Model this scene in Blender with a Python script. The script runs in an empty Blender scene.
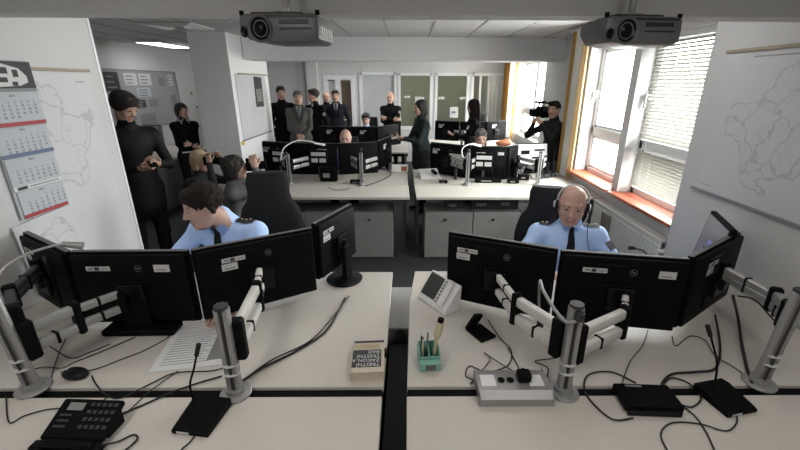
import bpy, bmesh, math, random
import numpy as np
from mathutils import Vector, Matrix, Euler
random.seed(7)
C = bpy.context.scene.collection
PI = math.pi; WORLD = 43.0; EXPO = 0.0; CAM_YAW = .63; CAM_ROLL = .24
R = math.radians

# ------------------------------------------------------------------ materials
def mat(name, col, rough=.6, metal=0., noise=0., nscale=20., bump=0., bscale=200., emit=0., ecol=None, spec=.5, sheen=0.):
    m = bpy.data.materials.new(name); m.use_nodes = True
    nt = m.node_tree; b = nt.nodes['Principled BSDF']
    b.inputs['Base Color'].default_value = (*col, 1)
    b.inputs['Roughness'].default_value = rough
    b.inputs['Metallic'].default_value = metal
    b.inputs['Specular IOR Level'].default_value = spec
    if sheen: b.inputs['Sheen Weight'].default_value = sheen
    tc = nt.nodes.new('ShaderNodeTexCoord')
    if noise:
        n = nt.nodes.new('ShaderNodeTexNoise'); n.inputs['Scale'].default_value = nscale; n.inputs['Detail'].default_value = 4
        nt.links.new(tc.outputs['Object'], n.inputs['Vector'])
        mx = nt.nodes.new('ShaderNodeMix'); mx.data_type = 'RGBA'
        mx.inputs[6].default_value = tuple(max(0, c*(1-noise)) for c in col)+(1,)
        mx.inputs[7].default_value = tuple(min(1, c*(1+noise)) for c in col)+(1,)
        nt.links.new(n.outputs['Fac'], mx.inputs[0]); nt.links.new(mx.outputs[2], b.inputs['Base Color'])
    if bump:
        n2 = nt.nodes.new('ShaderNodeTexNoise'); n2.inputs['Scale'].default_value = bscale; n2.inputs['Detail'].default_value = 3
        nt.links.new(tc.outputs['Object'], n2.inputs['Vector'])
        bp = nt.nodes.new('ShaderNodeBump'); bp.inputs['Strength'].default_value = bump; bp.inputs['Distance'].default_value = .004
        nt.links.new(n2.outputs['Fac'], bp.inputs['Height']); nt.links.new(bp.outputs['Normal'], b.inputs['Normal'])
    if emit:
        b.inputs['Emission Color'].default_value = (*(ecol or col), 1)
        b.inputs['Emission Strength'].default_value = emit
    return m

M = {}
def mk(name, *a, **k): M[name] = mat(name, *a, **k); return M[name]
mk('wall', (.62,.62,.62), .85, noise=.03, nscale=3, bump=.15, bscale=120)
mk('ceiling', (.68,.68,.68), .9, noise=.03, nscale=60, bump=.3, bscale=300)
mk('wall_lightened', (.90,.90,.90), .8, noise=.02, nscale=3, bump=.1, bscale=120)  # wall colour lightened in place of light on the pillar; second beam shares it
mk('beam_grey', (.66,.655,.64), .85, noise=.04, nscale=6, bump=.2, bscale=150)
mk('floor', (.022,.023,.024), .6, noise=.15, nscale=40, bump=.2)
mk('desk', (.60,.565,.51), .45, noise=.03, nscale=150)
mk('desk_edge', (.42,.41,.40), .5)
mk('cabinet', (.23,.23,.22), .5, noise=.03, nscale=30)
mk('black', (.0035,.0035,.004), .6, spec=.10)
mk('black_gloss', (.005,.005,.006), .35, spec=.25)
mk('black_soft', (.008,.008,.009), .9, noise=.2, nscale=80, bump=.3, bscale=300)
mk('charcoal', (.035,.035,.038), .6)
mk('cable', (.012,.012,.013), .45)
mk('cable_grey', (.30,.30,.30), .5)
mk('alu', (.36,.36,.355), .45, metal=.45, noise=.04, nscale=60)
mk('alu_dark', (.34,.34,.34), .4, metal=.8)
mk('alu_white', (.70,.69,.65), .45, metal=.2)
mk('chrome', (.8,.8,.8), .15, metal=1)
mk('white', (.80,.80,.80), .5)
mk('pvc', (.80,.81,.82), .35)
mk('label', (.62,.62,.62), .5)
mk('paper', (.70,.70,.70), .8)
mk('cream', (.62,.55,.44), .7)
mk('ink', (.05,.05,.055), .7)
mk('ink_grey', (.25,.25,.27), .7)
mk('sill', (.42,.115,.06), .35, noise=.15, nscale=12)
mk('wood', (.36,.31,.22), .6, noise=.1)
mk('radiator', (.70,.70,.68), .45)
mk('red', (.36,.045,.05), .6)
mk('blue_band', (.13,.17,.27), .6)
mk('cal_paper', (.50,.53,.56), .8)
mk('ochre', (.62,.42,.16), .8, noise=.05)
mk('tan', (.62,.50,.34), .8, noise=.05)
mk('sheer', (.85,.85,.83), .9)
mk('blind', (.80,.79,.74), .5)
mk('green', (.22,.46,.38), .35, noise=.05)
mk('skin', (.56,.34,.26), .5, noise=.06, nscale=25, bump=.1, bscale=150)
mk('skin_pale', (.52,.33,.26), .5, noise=.05, nscale=25)
mk('lip', (.38,.19,.145), .5)
mk('eye', (.36,.27,.23), .3)
mk('iris', (.04,.03,.025), .2)
mk('brow', (.27,.16,.115), .8)
mk('hair_dark', (.020,.015,.012), .6, noise=.5, nscale=90, bump=.9, bscale=160)
mk('hair_brown', (.016,.010,.008), .7, spec=.2, noise=.5, nscale=90, bump=.9, bscale=160)
mk('hair_grey', (.12,.11,.10), .7, noise=.3, nscale=90, bump=.8, bscale=160)
mk('hair_stubble', (.26,.17,.13), .8, noise=.2, nscale=200)
mk('hair_blond', (.55,.42,.26), .55, noise=.4, nscale=70, bump=.9, bscale=120)
mk('shirt_blue', (.48,.66,1.0), .75, noise=.05, nscale=14, bump=.5, bscale=22)
mk('suit_grey', (.10,.096,.09), .9, noise=.15, nscale=200, spec=.2)
mk('suit_navy', (.012,.014,.020), .9, spec=.2)
mk('knit_black', (.006,.006,.007), .95, noise=.1, spec=.15)
mk('leather', (.007,.007,.008), .7, bump=.5, bscale=14, spec=.25)
mk('jacket_grey', (.028,.028,.030), .9, spec=.2, bump=.4, bscale=16)
mk('jacket_light', (.10,.10,.105), .8)
mk('green_grey', (.022,.030,.030), .9, spec=.2, bump=.4, bscale=16)
mk('trouser', (.008,.008,.010), .9, spec=.2)
mk('shoe', (.008,.008,.008), .4)
mk('fur', (.022,.018,.016), .95, noise=.5, nscale=60, bump=1, bscale=90)
mk('tie_black', (.012,.012,.016), .6)
mk('tie_blue', (.03,.045,.08), .6)
mk('gold', (.7,.62,.4), .4)
mk('blue', (.03,.06,.40), .6)
mk('yellow', (.6,.45,.04), .5)
mk('projector', (.17,.17,.175), .42, metal=.2)
mk('projector_dark', (.03,.03,.031), .4)
mk('lens', (.004,.004,.005), .3, spec=.2)
mk('hall_wall', (.38,.38,.30), .9)
mk('door_wood', (.10,.075,.05), .6, noise=.1)
mk('board', (.34,.345,.35), .7)
mk('frost', (.50,.51,.52), .6, noise=.12, nscale=5)
mk('lamp_on', (1,1,1), .5, emit=4)
mk('screen_on', (.1,.1,.12), .3, emit=.16, ecol=(.30,.30,.38))
mk('screen_soft', (.02,.02,.03), .3, emit=.5, ecol=(.5,.6,.8))
mk('screen_white', (.5,.5,.5), .4, emit=.75, ecol=(.8,.82,.85))
mk('screen_dim', (.05,.06,.055), .25)
mk('screen_mark', (.1,.1,.3), .3, emit=.35, ecol=(.2,.2,.7))
mk('orange', (.35,.12,.05), .6)
mk('clear_yellow', (.60,.56,.38), .4)
mk('panel_grey', (.13,.13,.125), .6)

def glass_mat():
    m = bpy.data.materials.new('glass'); m.use_nodes = True; nt = m.node_tree; nt.nodes.clear()
    o = nt.nodes.new('ShaderNodeOutputMaterial'); t = nt.nodes.new('ShaderNodeBsdfTransparent'); g = nt.nodes.new('ShaderNodeBsdfGlossy')
    g.inputs['Roughness'].default_value = .03; t.inputs['Color'].default_value = (.94,.96,.95,1)
    lw = nt.nodes.new('ShaderNodeLayerWeight'); lw.inputs['Blend'].default_value = .25; f = nt.nodes.new('ShaderNodeMath'); f.operation = 'MULTIPLY_ADD'; f.inputs[1].default_value = .22; f.inputs[2].default_value = .03; nt.links.new(lw.outputs['Facing'], f.inputs[0])
    x = nt.nodes.new('ShaderNodeMixShader'); nt.links.new(f.outputs[0], x.inputs[0]); nt.links.new(t.outputs[0], x.inputs[1]); nt.links.new(g.outputs[0], x.inputs[2])
    nt.links.new(x.outputs[0], o.inputs[0]); M['glass'] = m
glass_mat()

def sheet_mat(name, col, tr):       # thin fabric: diffuse + translucent
    m = bpy.data.materials.new(name); m.use_nodes = True; nt = m.node_tree; nt.nodes.clear()
    o = nt.nodes.new('ShaderNodeOutputMaterial'); d = nt.nodes.new('ShaderNodeBsdfDiffuse'); t = nt.nodes.new('ShaderNodeBsdfTranslucent')
    n = nt.nodes.new('ShaderNodeTexNoise'); n.inputs['Scale'].default_value = 9
    for q in (d, t): q.inputs['Color'].default_value = (*col, 1)
    x = nt.nodes.new('ShaderNodeMixShader'); x.inputs[0].default_value = tr
    nt.links.new(d.outputs[0], x.inputs[1]); nt.links.new(t.outputs[0], x.inputs[2]); nt.links.new(x.outputs[0], o.inputs[0]); M[name] = m
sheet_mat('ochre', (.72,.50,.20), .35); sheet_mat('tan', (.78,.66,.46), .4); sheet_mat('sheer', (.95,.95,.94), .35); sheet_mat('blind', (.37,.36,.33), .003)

def map_mat(name, scale=5., seed=0., c=(0,0,0), rad=(.3,.3), sy=1.):
    """white printed sheet with thin grey network of roads inside a ragged region outline (pattern lives in object space, y-z plane)"""
    m = bpy.data.materials.new(name); m.use_nodes = True; nt = m.node_tree; N = nt.nodes; L = nt.links; b = N['Principled BSDF']
    b.inputs['Roughness'].default_value = .6
    tc = N.new('ShaderNodeTexCoord'); mp = N.new('ShaderNodeMapping'); mp.inputs['Location'].default_value = (seed, seed*.7, 0)
    L.new(tc.outputs['Object'], mp.inputs['Vector'])
    nz = N.new('ShaderNodeTexNoise'); nz.inputs['Scale'].default_value = 9; nz.inputs['Detail'].default_value = 5; L.new(mp.outputs[0], nz.inputs['Vector'])
    ad = N.new('ShaderNodeMix'); ad.data_type = 'VECTOR'; ad.inputs[0].default_value = .12; L.new(mp.outputs[0], ad.inputs[4]); L.new(nz.outputs['Color'], ad.inputs[5])
    vo = N.new('ShaderNodeTexVoronoi'); vo.feature = 'DISTANCE_TO_EDGE'; vo.inputs['Scale'].default_value = scale; L.new(ad.outputs[1], vo.inputs['Vector'])
    lt = N.new('ShaderNodeMath'); lt.operation = 'LESS_THAN'; lt.inputs[1].default_value = .018; L.new(vo.outputs['Distance'], lt.inputs[0])
    vo2 = N.new('ShaderNodeTexVoronoi'); vo2.feature = 'DISTANCE_TO_EDGE'; vo2.inputs['Scale'].default_value = scale*2.6; L.new(ad.outputs[1], vo2.inputs['Vector'])
    lt2 = N.new('ShaderNodeMath'); lt2.operation = 'LESS_THAN'; lt2.inputs[1].default_value = .02; L.new(vo2.outputs['Distance'], lt2.inputs[0])
    h2 = N.new('ShaderNodeMath'); h2.operation = 'MULTIPLY'; h2.inputs[1].default_value = .45; L.new(lt2.outputs[0], h2.inputs[0])
    mx = N.new('ShaderNodeMath'); mx.operation = 'MAXIMUM'; L.new(lt.outputs[0], mx.inputs[0]); L.new(h2.outputs[0], mx.inputs[1])
    # region mask
    m2 = N.new('ShaderNodeMapping'); m2.vector_type = 'TEXTURE'; m2.inputs['Location'].default_value = c; m2.inputs['Scale'].default_value = (1, rad[0], rad[1]); L.new(tc.outputs['Object'], m2.inputs['Vector'])
    ln = N.new('ShaderNodeVectorMath'); ln.operation = 'LENGTH'; L.new(m2.outputs[0], ln.inputs[0])
    nb = N.new('ShaderNodeTexNoise'); nb.inputs['Scale'].default_value = 4.5; nb.inputs['Detail'].default_value = 4; L.new(mp.outputs[0], nb.inputs['Vector'])
    sm = N.new('ShaderNodeMath'); sm.operation = 'MULTIPLY_ADD'; sm.inputs[1].default_value = 1.5; L.new(nb.outputs['Fac'], sm.inputs[0]); L.new(ln.outputs['Value'], sm.inputs[2])
    ins = N.new('ShaderNodeMath'); ins.operation = 'LESS_THAN'; ins.inputs[1].default_value = 1.55; L.new(sm.outputs[0], ins.inputs[0])
    su = N.new('ShaderNodeMath'); su.operation = 'SUBTRACT'; su.inputs[1].default_value = 1.55; L.new(sm.outputs[0], su.inputs[0])
    ab = N.new('ShaderNodeMath'); ab.operation = 'ABSOLUTE'; L.new(su.outputs[0], ab.inputs[0])
    ed = N.new('ShaderNodeMath'); ed.operation = 'LESS_THAN'; ed.inputs[1].default_value = .02; L.new(ab.outputs[0], ed.inputs[0])
    ml = N.new('ShaderNodeMath'); ml.operation = 'MULTIPLY'; L.new(mx.outputs[0], ml.inputs[0]); L.new(ins.outputs[0], ml.inputs[1])
    m3 = N.new('ShaderNodeMath'); m3.operation = 'MAXIMUM'; L.new(ml.outputs[0], m3.inputs[0]); L.new(ed.outputs[0], m3.inputs[1])
    m4 = N.new('ShaderNodeMath'); m4.operation = 'MULTIPLY'; m4.inputs[1].default_value = .30; L.new(m3.outputs[0], m4.inputs[0])
    mc = N.new('ShaderNodeMix'); mc.data_type = 'RGBA'; mc.inputs[6].default_value = (.63,.63,.64,1); mc.inputs[7].default_value = (.16,.17,.18,1)
    L.new(m4.outputs[0], mc.inputs[0]); L.new(mc.outputs[2], b.inputs['Base Color']); M[name] = m

# ------------------------------------------------------------------ mesh builder
FR = {}
def parent_matrix(o):
    return FR.get(o.name, Matrix.Identity(4)) if o else Matrix.Identity(4)

class MB:
    def __init__(s): s.bm = bmesh.new()
    def _fin(s, verts, mtx, mi):
        if mtx is not None: bmesh.ops.transform(s.bm, matrix=mtx, verts=verts)
        if mi:
            for v in verts:
                for f in v.link_faces: f.material_index = mi
    def box(s, c, size, rot=None, bev=0., mi=0, seg=1):
        r = bmesh.ops.create_cube(s.bm, size=1.); vs = r['verts']
        bmesh.ops.scale(s.bm, vec=size, verts=vs)
        if bev:
            es = list({e for v in vs for e in v.link_edges})
            q = bmesh.ops.bevel(s.bm, geom=es, offset=bev, segments=seg, affect='EDGES', profile=.5)
            vs = list({v for f in q['faces'] for v in f.verts})
            seen = set(vs); st = list(vs)
            while st:
                v = st.pop()
                for e in v.link_edges:
                    o = e.other_vert(v)
                    if o not in seen: seen.add(o); st.append(o)
            vs = list(seen)
        m = Matrix.Translation(c)
        if rot is not None: m = m @ (rot if isinstance(rot, Matrix) else Euler(rot).to_matrix().to_4x4())
        s._fin(vs, m, mi); return s
    def b2(s, lo, hi, **k):
        return s.box([(a+b)/2 for a, b in zip(lo, hi)], [abs(b-a) for a, b in zip(lo, hi)], **k)
    def cyl(s, a, b, r1, r2=None, seg=20, mi=0):
        a, b = Vector(a), Vector(b); r2 = r1 if r2 is None else r2; d = b-a
        r = bmesh.ops.create_cone(s.bm, cap_ends=True, segments=seg, radius1=r1, radius2=r2, depth=d.length)
        s._fin(r['verts'], Matrix.Translation((a+b)/2) @ d.to_track_quat('Z', 'Y').to_matrix().to_4x4(), mi); return s
    def ell(s, c, rad, rot=None, sub=3, mi=0):
        r = bmesh.ops.create_icosphere(s.bm, subdivisions=sub, radius=1.)
        m = Matrix.Translation(c) @ (Euler(rot).to_matrix().to_4x4() if rot else Matrix.Identity(4)) @ Matrix.Diagonal((*rad, 1))
        s._fin(r['verts'], m, mi); return s
    def tube(s, pts, r, seg=8, smooth=True, mi=0, rad=None):
        P = [Vector(p) for p in pts]
        if smooth and len(P) > 2:
            Q = []; n = 6
            for i in range(len(P)-1):
                p0 = P[max(i-1, 0)]; p1 = P[i]; p2 = P[i+1]; p3 = P[min(i+2, len(P)-1)]
                for k in range(n):
                    t = k/n
                    Q.append(.5*((2*p1)+(p2-p0)*t+(2*p0-5*p1+4*p2-p3)*t*t+(3*p1-p0-3*p2+p3)*t**3))
            Q.append(P[-1]); P = Q
        rings = []; up = Vector((0, 0, 1)); 
        for i, p in enumerate(P):
            t = (P[min(i+1, len(P)-1)]-P[max(i-1, 0)])
            if t.length < 1e-9: t = Vector((0,0,1))
            t.normalize()
            if abs(t.dot(up)) > .95: up = Vector((0, 1, 0)) if abs(t.y) < .9 else Vector((1, 0, 0))
            x = t.cross(up).normalized(); y = x.cross(t).normalized(); up = y
            rr = r if rad is None else rad[0]+(rad[1]-rad[0])*i/(len(P)-1)
            rings.append([s.bm.verts.new(p+rr*(math.cos(2*PI*k/seg)*x+math.sin(2*PI*k/seg)*y)) for k in range(seg)])
        for a, b in zip(rings, rings[1:]):
            for k in range(seg):
                f = s.bm.faces.new((a[k], a[(k+1) % seg], b[(k+1) % seg], b[k])); f.material_index = mi
        for q in (rings[0][::-1], rings[-1]):
            f = s.bm.faces.new(q); f.material_index = mi
        return s
    def prism(s, poly, a, b, axis='y', mi=0):
        """extrude a 2D polygon along axis from a to b"""
        def P(u, v, w): return {'y': (u, w, v), 'x': (w, u, v), 'z': (u, v, w)}[axis]
        A = [s.bm.verts.new(P(u, v, a)) for u, v in poly]; B = [s.bm.verts.new(P(u, v, b)) for u, v in poly]
        n = len(poly); fs = [s.bm.faces.new(A), s.bm.faces.new(B[::-1])]
        for i in range(n): fs.append(s.bm.faces.new((A[i], B[i], B[(i+1) % n], A[(i+1) % n])))
        for f in fs: f.material_index = mi
        bmesh.ops.recalc_face_normals(s.bm, faces=fs); return s
    def grid(s, rows, mi=0, thick=0.):
        V = [[s.bm.verts.new(p) for p in r] for r in rows]
        fs = []
        for i in range(len(V)-1):
            for j in range(len(V[0])-1):
                f = s.bm.faces.new((V[i][j], V[i][j+1], V[i+1][j+1], V[i+1][j])); f.material_index = mi; fs.append(f)
        if thick: bmesh.ops.solidify(s.bm, geom=fs, thickness=thick)
        return s
    def lathe(s, prof, c=(0, 0, 0), seg=28, mtx=None, mi=0, cap=True):
        rings = []; vs = []
        for r_, z_ in prof:
            ring = [s.bm.verts.new((max(r_, 1e-5)*math.cos(2*PI*k/seg), max(r_, 1e-5)*math.sin(2*PI*k/seg), z_)) for k in range(seg)]
            rings.append(ring); vs += ring
        fs = []
        for a, b in zip(rings, rings[1:]):
            for k in range(seg): fs.append(s.bm.faces.new((a[k], a[(k+1) % seg], b[(k+1) % seg], b[k])))
        if cap: fs.append(s.bm.faces.new(rings[0][::-1])); fs.append(s.bm.faces.new(rings[-1]))
        for f in fs: f.material_index = mi
        m = Matrix.Translation(c)
        if mtx is not None: m = m @ mtx
        bmesh.ops.transform(s.bm, matrix=m, verts=vs); return s
    def text(s, txt, size, mtx, ext=.0003, align='CENTER', mi=0, sx=1., lh=1.):
        cu = bpy.data.curves.new('t', 'FONT'); cu.body = txt; cu.size = size; cu.extrude = ext; cu.align_x = align; cu.align_y = 'CENTER'; cu.resolution_u = 2; cu.space_line = lh
        ob = bpy.data.objects.new('t', cu); C.objects.link(ob)
        dg = bpy.context.evaluated_depsgraph_get(); me = bpy.data.meshes.new_from_object(ob.evaluated_get(dg))
        n0 = len(s.bm.verts); nf = len(s.bm.faces); s.bm.from_mesh(me); s.bm.verts.ensure_lookup_table(); s.bm.faces.ensure_lookup_table()
        vs = s.bm.verts[n0:]; bmesh.ops.transform(s.bm, matrix=mtx @ Matrix.Diagonal((sx, 1, 1, 1)), verts=vs)
        for f in s.bm.faces[nf:]: f.material_index = mi
        bpy.data.objects.remove(ob); bpy.data.curves.remove(cu); bpy.data.meshes.remove(me); return s
    def build(s, name, m, parent=None, world=False, smooth=True, loc=None):
        mats = m if isinstance(m, (list, tuple)) else [m]
        if world and parent: bmesh.ops.transform(s.bm, matrix=parent_matrix(parent).inverted(), verts=s.bm.verts)
        if loc is not None: bmesh.ops.translate(s.bm, vec=-Vector(loc), verts=s.bm.verts)
        me = bpy.data.meshes.new(name); s.bm.to_mesh(me); s.bm.free()
        for q in mats: me.materials.append(M[q])
        if smooth:
            me.shade_smooth(); me.set_sharp_from_angle(angle=R(35))
        o = bpy.data.objects.new(name, me); C.objects.link(o)
        if loc is not None: o.location = loc
        if parent: o.parent = parent
        FR[o.name] = parent_matrix(parent) if parent else Matrix.Translation(loc or (0,0,0))
        return o

def thing(name, label, cat, loc=(0,0,0), rz=0., group=None):
    o = bpy.data.objects.new(name, None); C.objects.link(o); o.empty_display_size = .05
    o.location = loc; o.rotation_euler = (0, 0, rz); FR[o.name] = Matrix.Translation(loc) @ Matrix.Rotation(rz, 4, 'Z')
    o['label'] = label; o['category'] = cat
    if group: o['group'] = group
    return o
def tag(o, label, cat, group=None, kind=None):
    o['label'] = label; o['category'] = cat
    if group: o['group'] = group
    if kind: o['kind'] = kind
    return o
def struct(mb, name, m, smooth=False):
    o = mb.build(name, m, smooth=smooth); o['kind'] = 'structure'; return o
def sthing(name, loc=(0,0,0)):
    o = bpy.data.objects.new(name, None); C.objects.link(o); o.location = loc; FR[o.name] = Matrix.Translation(loc); o['kind'] = 'structure'; return o
def plabel(o, t): o['label'] = t; return o

# ------------------------------------------------------------------ bodies: smooth-union distance fields polygonised as one skin
def V3(*a): return np.array(a, dtype=float)
class Field:
    def __init__(s): s.pr = []
    def cone(s, a, b, ra, rb, lab, k=.03, op='+'): s.pr.append(('c', np.array(a, float), np.array(b, float), ra, rb, lab, k, op)); return s
    def ell(s, c, r, lab, k=.03, op='+', rot=None): s.pr.append(('e', np.array(c, float), np.array(r, float), rot, None, lab, k, op)); return s
    def dist(s, p, P):
        if p[0] == 'c':
            a, b, ra, rb = p[1:5]; ba = b-a; L = max(float(ba@ba), 1e-12)
            t = np.clip(((P-a)@ba)/L, 0, 1)
            return np.linalg.norm(P-a-t[..., None]*ba, axis=-1)-(ra+(rb-ra)*t)
        c, r, rot = p[1], p[2], p[3]; q = P-c
        if rot is not None: q = q@rot
        k0 = np.linalg.norm(q/r, axis=-1); k1 = np.linalg.norm(q/(r*r), axis=-1)
        return k0*(k0-1)/np.maximum(k1, 1e-9)
    def bounds(s, p):
        if p[0] == 'c':
            rr = max(p[3], p[4]); return np.minimum(p[1], p[2])-rr, np.maximum(p[1], p[2])+rr
        rr = p[2].max() if p[3] is not None else p[2]; return p[1]-rr, p[1]+rr
    def evalp(s, P):
        d = np.full(P.shape[:-1], .3)
        for p in s.pr:
            di = s.dist(p, P); k = p[6]
            if p[7] == '+':
                h = np.maximum(k-np.abs(d-di), 0)/k; d = np.minimum(d, di)-h*h*k/4
            else: d = np.maximum(d, -di)
        return d
    def front(s, x, z, y0=-.5, y1=.3):     # first hit marching towards +y
        ys = np.arange(y0, y1, .003); P = np.stack([np.full_like(ys, x), ys, np.full_like(ys, z)], -1); d = s.evalp(P)
        i = np.argmax(d < 0); return float(ys[i]) if d[i] < 0 else y1
    def top(s, x, y, z0=1.7, z1=.6):
        zs = np.arange(z0, z1, -.003); P = np.stack([np.full_like(zs, x), np.full_like(zs, y), zs], -1); d = s.evalp(P)
        i = np.argmax(d < 0); return float(zs[i])
    def mesh(s, res):
        B = [s.bounds(p) for p in s.pr if p[7] == '+']; lo = np.min([b[0] for b in B], 0)-3*res; hi = np.max([b[1] for b in B], 0)+3*res
        n = np.ceil((hi-lo)/res).astype(int)+1
        D = np.full(n, .3, dtype=np.float32); BD = np.full(n, 9., dtype=np.float32); LB = np.zeros(n, dtype=np.int16)
        for p in s.pr:
            b0, b1 = s.bounds(p); mg = .045
            i0 = np.maximum(np.floor((b0-mg-lo)/res).astype(int), 0); i1 = np.minimum(np.ceil((b1+mg-lo)/res).astype(int)+1, n)
            sl = tuple(slice(a, b) for a, b in zip(i0, i1))
            g = np.meshgrid(*[lo[k]+res*np.arange(i0[k], i1[k]) for k in range(3)], indexing='ij'); P = np.stack(g, -1)
            di = s.dist(p, P).astype(np.float32); d = D[sl]; k = p[6]
            if p[7] == '+':
                h = np.maximum(k-np.abs(d-di), 0)/k; D[sl] = np.minimum(d, di)-h*h*k/4
                bd = BD[sl]; w = di < bd; LB[sl] = np.where(w, p[5], LB[sl]); BD[sl] = np.minimum(bd, di)
            else: D[sl] = np.maximum(d, -di)
        ins = D < 0
        cc = [ins[a:n[0]-1+a, b:n[1]-1+b, c:n[2]-1+c] for a in (0,1) for b in (0,1) for c in (0,1)]
        sm = sum(c.astype(np.int8) for c in cc); act = (sm > 0) & (sm < 8)
        idx = np.full(act.shape, -1, dtype=np.int64); ijk = np.argwhere(act); idx[act] = np.arange(len(ijk))
        acc = np.zeros((len(ijk), 3)); cnt = np.zeros(len(ijk))
        for ax in range(3):
            for u in (0, 1):
                for v in (0, 1):
                    o = [0, 0, 0]; o[(ax+1) % 3] = u; o[(ax+2) % 3] = v; a = ijk+o; b = a.copy(); b[:, ax] += 1
                    da = D[tuple(a.T)]; db = D[tuple(b.T)]; w = (da < 0) != (db < 0)
                    t = np.where(w, da/np.where(w, da-db, 1), 0); pt = a.astype(float); pt[:, ax] += t
                    acc[w] += pt[w]; cnt[w] += 1
        V = acc/np.maximum(cnt, 1)[:, None]*res+lo
        F = []
        for ax in range(3):
            sl0 = [slice(1, -1)]*3; sl0[ax] = slice(0, n[ax]-1); sl1 = list(sl0); sl1[ax] = slice(1, n[ax])
            a = ins[tuple(sl0)]; b = ins[tuple(sl1)]; e = np.argwhere(a != b); 
            if not len(e): continue
            fl = a[tuple(e.T)]; off = np.array([1, 1, 1]); off[ax] = 0; e = e+off
            u = np.zeros(3, int); u[(ax+1) % 3] = 1; v = np.zeros(3, int); v[(ax+2) % 3] = 1
            q = [idx[tuple((e-u-v).T)], idx[tuple((e-v).T)], idx[tuple(e.T)], idx[tuple((e-u).T)]]
            Q = np.stack(q, 1); Q[~fl] = Q[~fl][:, ::-1]; F.append(Q)
        F = np.concatenate(F); lab = LB[tuple(ijk.T)]
        return V, F, lab[F[:, 0]]
    def build(s, name, mats, parent, res, relax=2, tuft=0.):
        V, F, L = s.mesh(res); me = bpy.data.meshes.new(name)
        # light relaxation keeps the skin smooth
        for _ in range(relax):
            acc = np.zeros_like(V); c = np.zeros(len(V))
            for k in range(4):
                np.add.at(acc, F[:, k], V[F[:, (k+1) % 4]]); np.add.at(c, F[:, k], 1)
            V = V*.5+.5*acc/np.maximum(c, 1)[:, None]
        if tuft:
            from mathutils import noise
            c0 = V.mean(0); D_ = V-c0; D_ /= np.linalg.norm(D_, axis=1)[:, None]
            nv = np.array([noise.noise(Vector((v[0]*95, v[1]*38, v[2]*38)))+.6*noise.noise(Vector((v[0]*30, v[1]*22, v[2]*22+5))) for v in V]); V = V+D_*(nv*tuft)[:, None]
        me.vertices.add(len(V)); me.vertices.foreach_set('co', V.ravel())
        me.loops.add(F.size); me.loops.foreach_set('vertex_index', F.ravel().astype(np.int32))
        me.polygons.add(len(F)); me.polygons.foreach_set('loop_start', np.arange(0, F.size, 4, dtype=np.int32))
        try: me.polygons.foreach_set('loop_total', np.full(len(F), 4, dtype=np.int32))
        except Exception: pass
        for q in mats: me.materials.append(M[q])
        me.polygons.foreach_set('material_index', L.astype(np.int32))
        me.update(calc_edges=True); me.validate(); me.shade_smooth()
        o = bpy.data.objects.new(name, me); C.objects.link(o)
        if parent: o.parent = parent
        return o

def rotm(yaw=0, pitch=0, roll=0):   # yaw about z, pitch about x (positive looks down when facing -y), roll about y
    return np.array((Matrix.Rotation(yaw, 3, 'Z') @ Matrix.Rotation(pitch, 3, 'X') @ Matrix.Rotation(roll, 3, 'Y')))

def ik(S, T, l1, l2, hint):
    d = T-S; L = np.linalg.norm(d); m = (l1+l2)*.995
    if L > m: T = S+d/L*m; d = T-S; L = m
    u = d/L; a = (l1*l1-l2*l2+L*L)/(2*L); h = math.sqrt(max(l1*l1-a*a, 0))
    w = hint-u*(hint@u); w = w/max(np.linalg.norm(w), 1e-6)
    return S+u*a+w*h, T

SKIN, TOP, LEG, SHOE, BROW, LIP, EYE, IRIS = range(8)
def hand(f, W, d, n, side, sc=1., curl=.5):
    """palm and five bent fingers; d points to the fingertips, n is the palm normal, side = direction of the thumb"""
    d = d/np.linalg.norm(d); n = n-d*(n@d); n = n/np.linalg.norm(n); t = np.cross(d, n); t = t*np.sign(t@side) if abs(t@side) > 1e-6 else t
    P = W+d*.045*sc
    for o, r_ in ((-.026, .016), (0, .018), (.026, .017)): f.cone(W+d*.01*sc+t*o*.6*sc, W+d*.088*sc+t*o*sc, r_*sc, .0135*sc, SKIN, .012)
    for i, (o, l) in enumerate(((.031, .070), (.011, .079), (-.010, .074), (-.030, .058))):
        b = W+d*.088*sc+t*o*sc; c1 = curl*.9; c2 = curl*1.9
        d1 = d*math.cos(c1)+n*math.sin(c1)+t*o*2; d2 = d*math.cos(c2)+n*math.sin(c2)
        m = b+d1*l*.5*sc; e = m+d2*l*.5*sc
        f.cone(b, m, .0098*sc, .0088*sc, SKIN, .004); f.cone(m, e, .0088*sc, .0072*sc, SKIN, .004)
    b = W+d*.025*sc+t*.028*sc; m = b+(d*.6+t*.7+n*.35)*.040*sc; e = m+(d*.9+t*.15+n*.4)*.032*sc
    f.cone(b, m, .013*sc, .0105*sc, SKIN, .008); f.cone(m, e, .0105*sc, .0082*sc, SKIN, .004)

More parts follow.
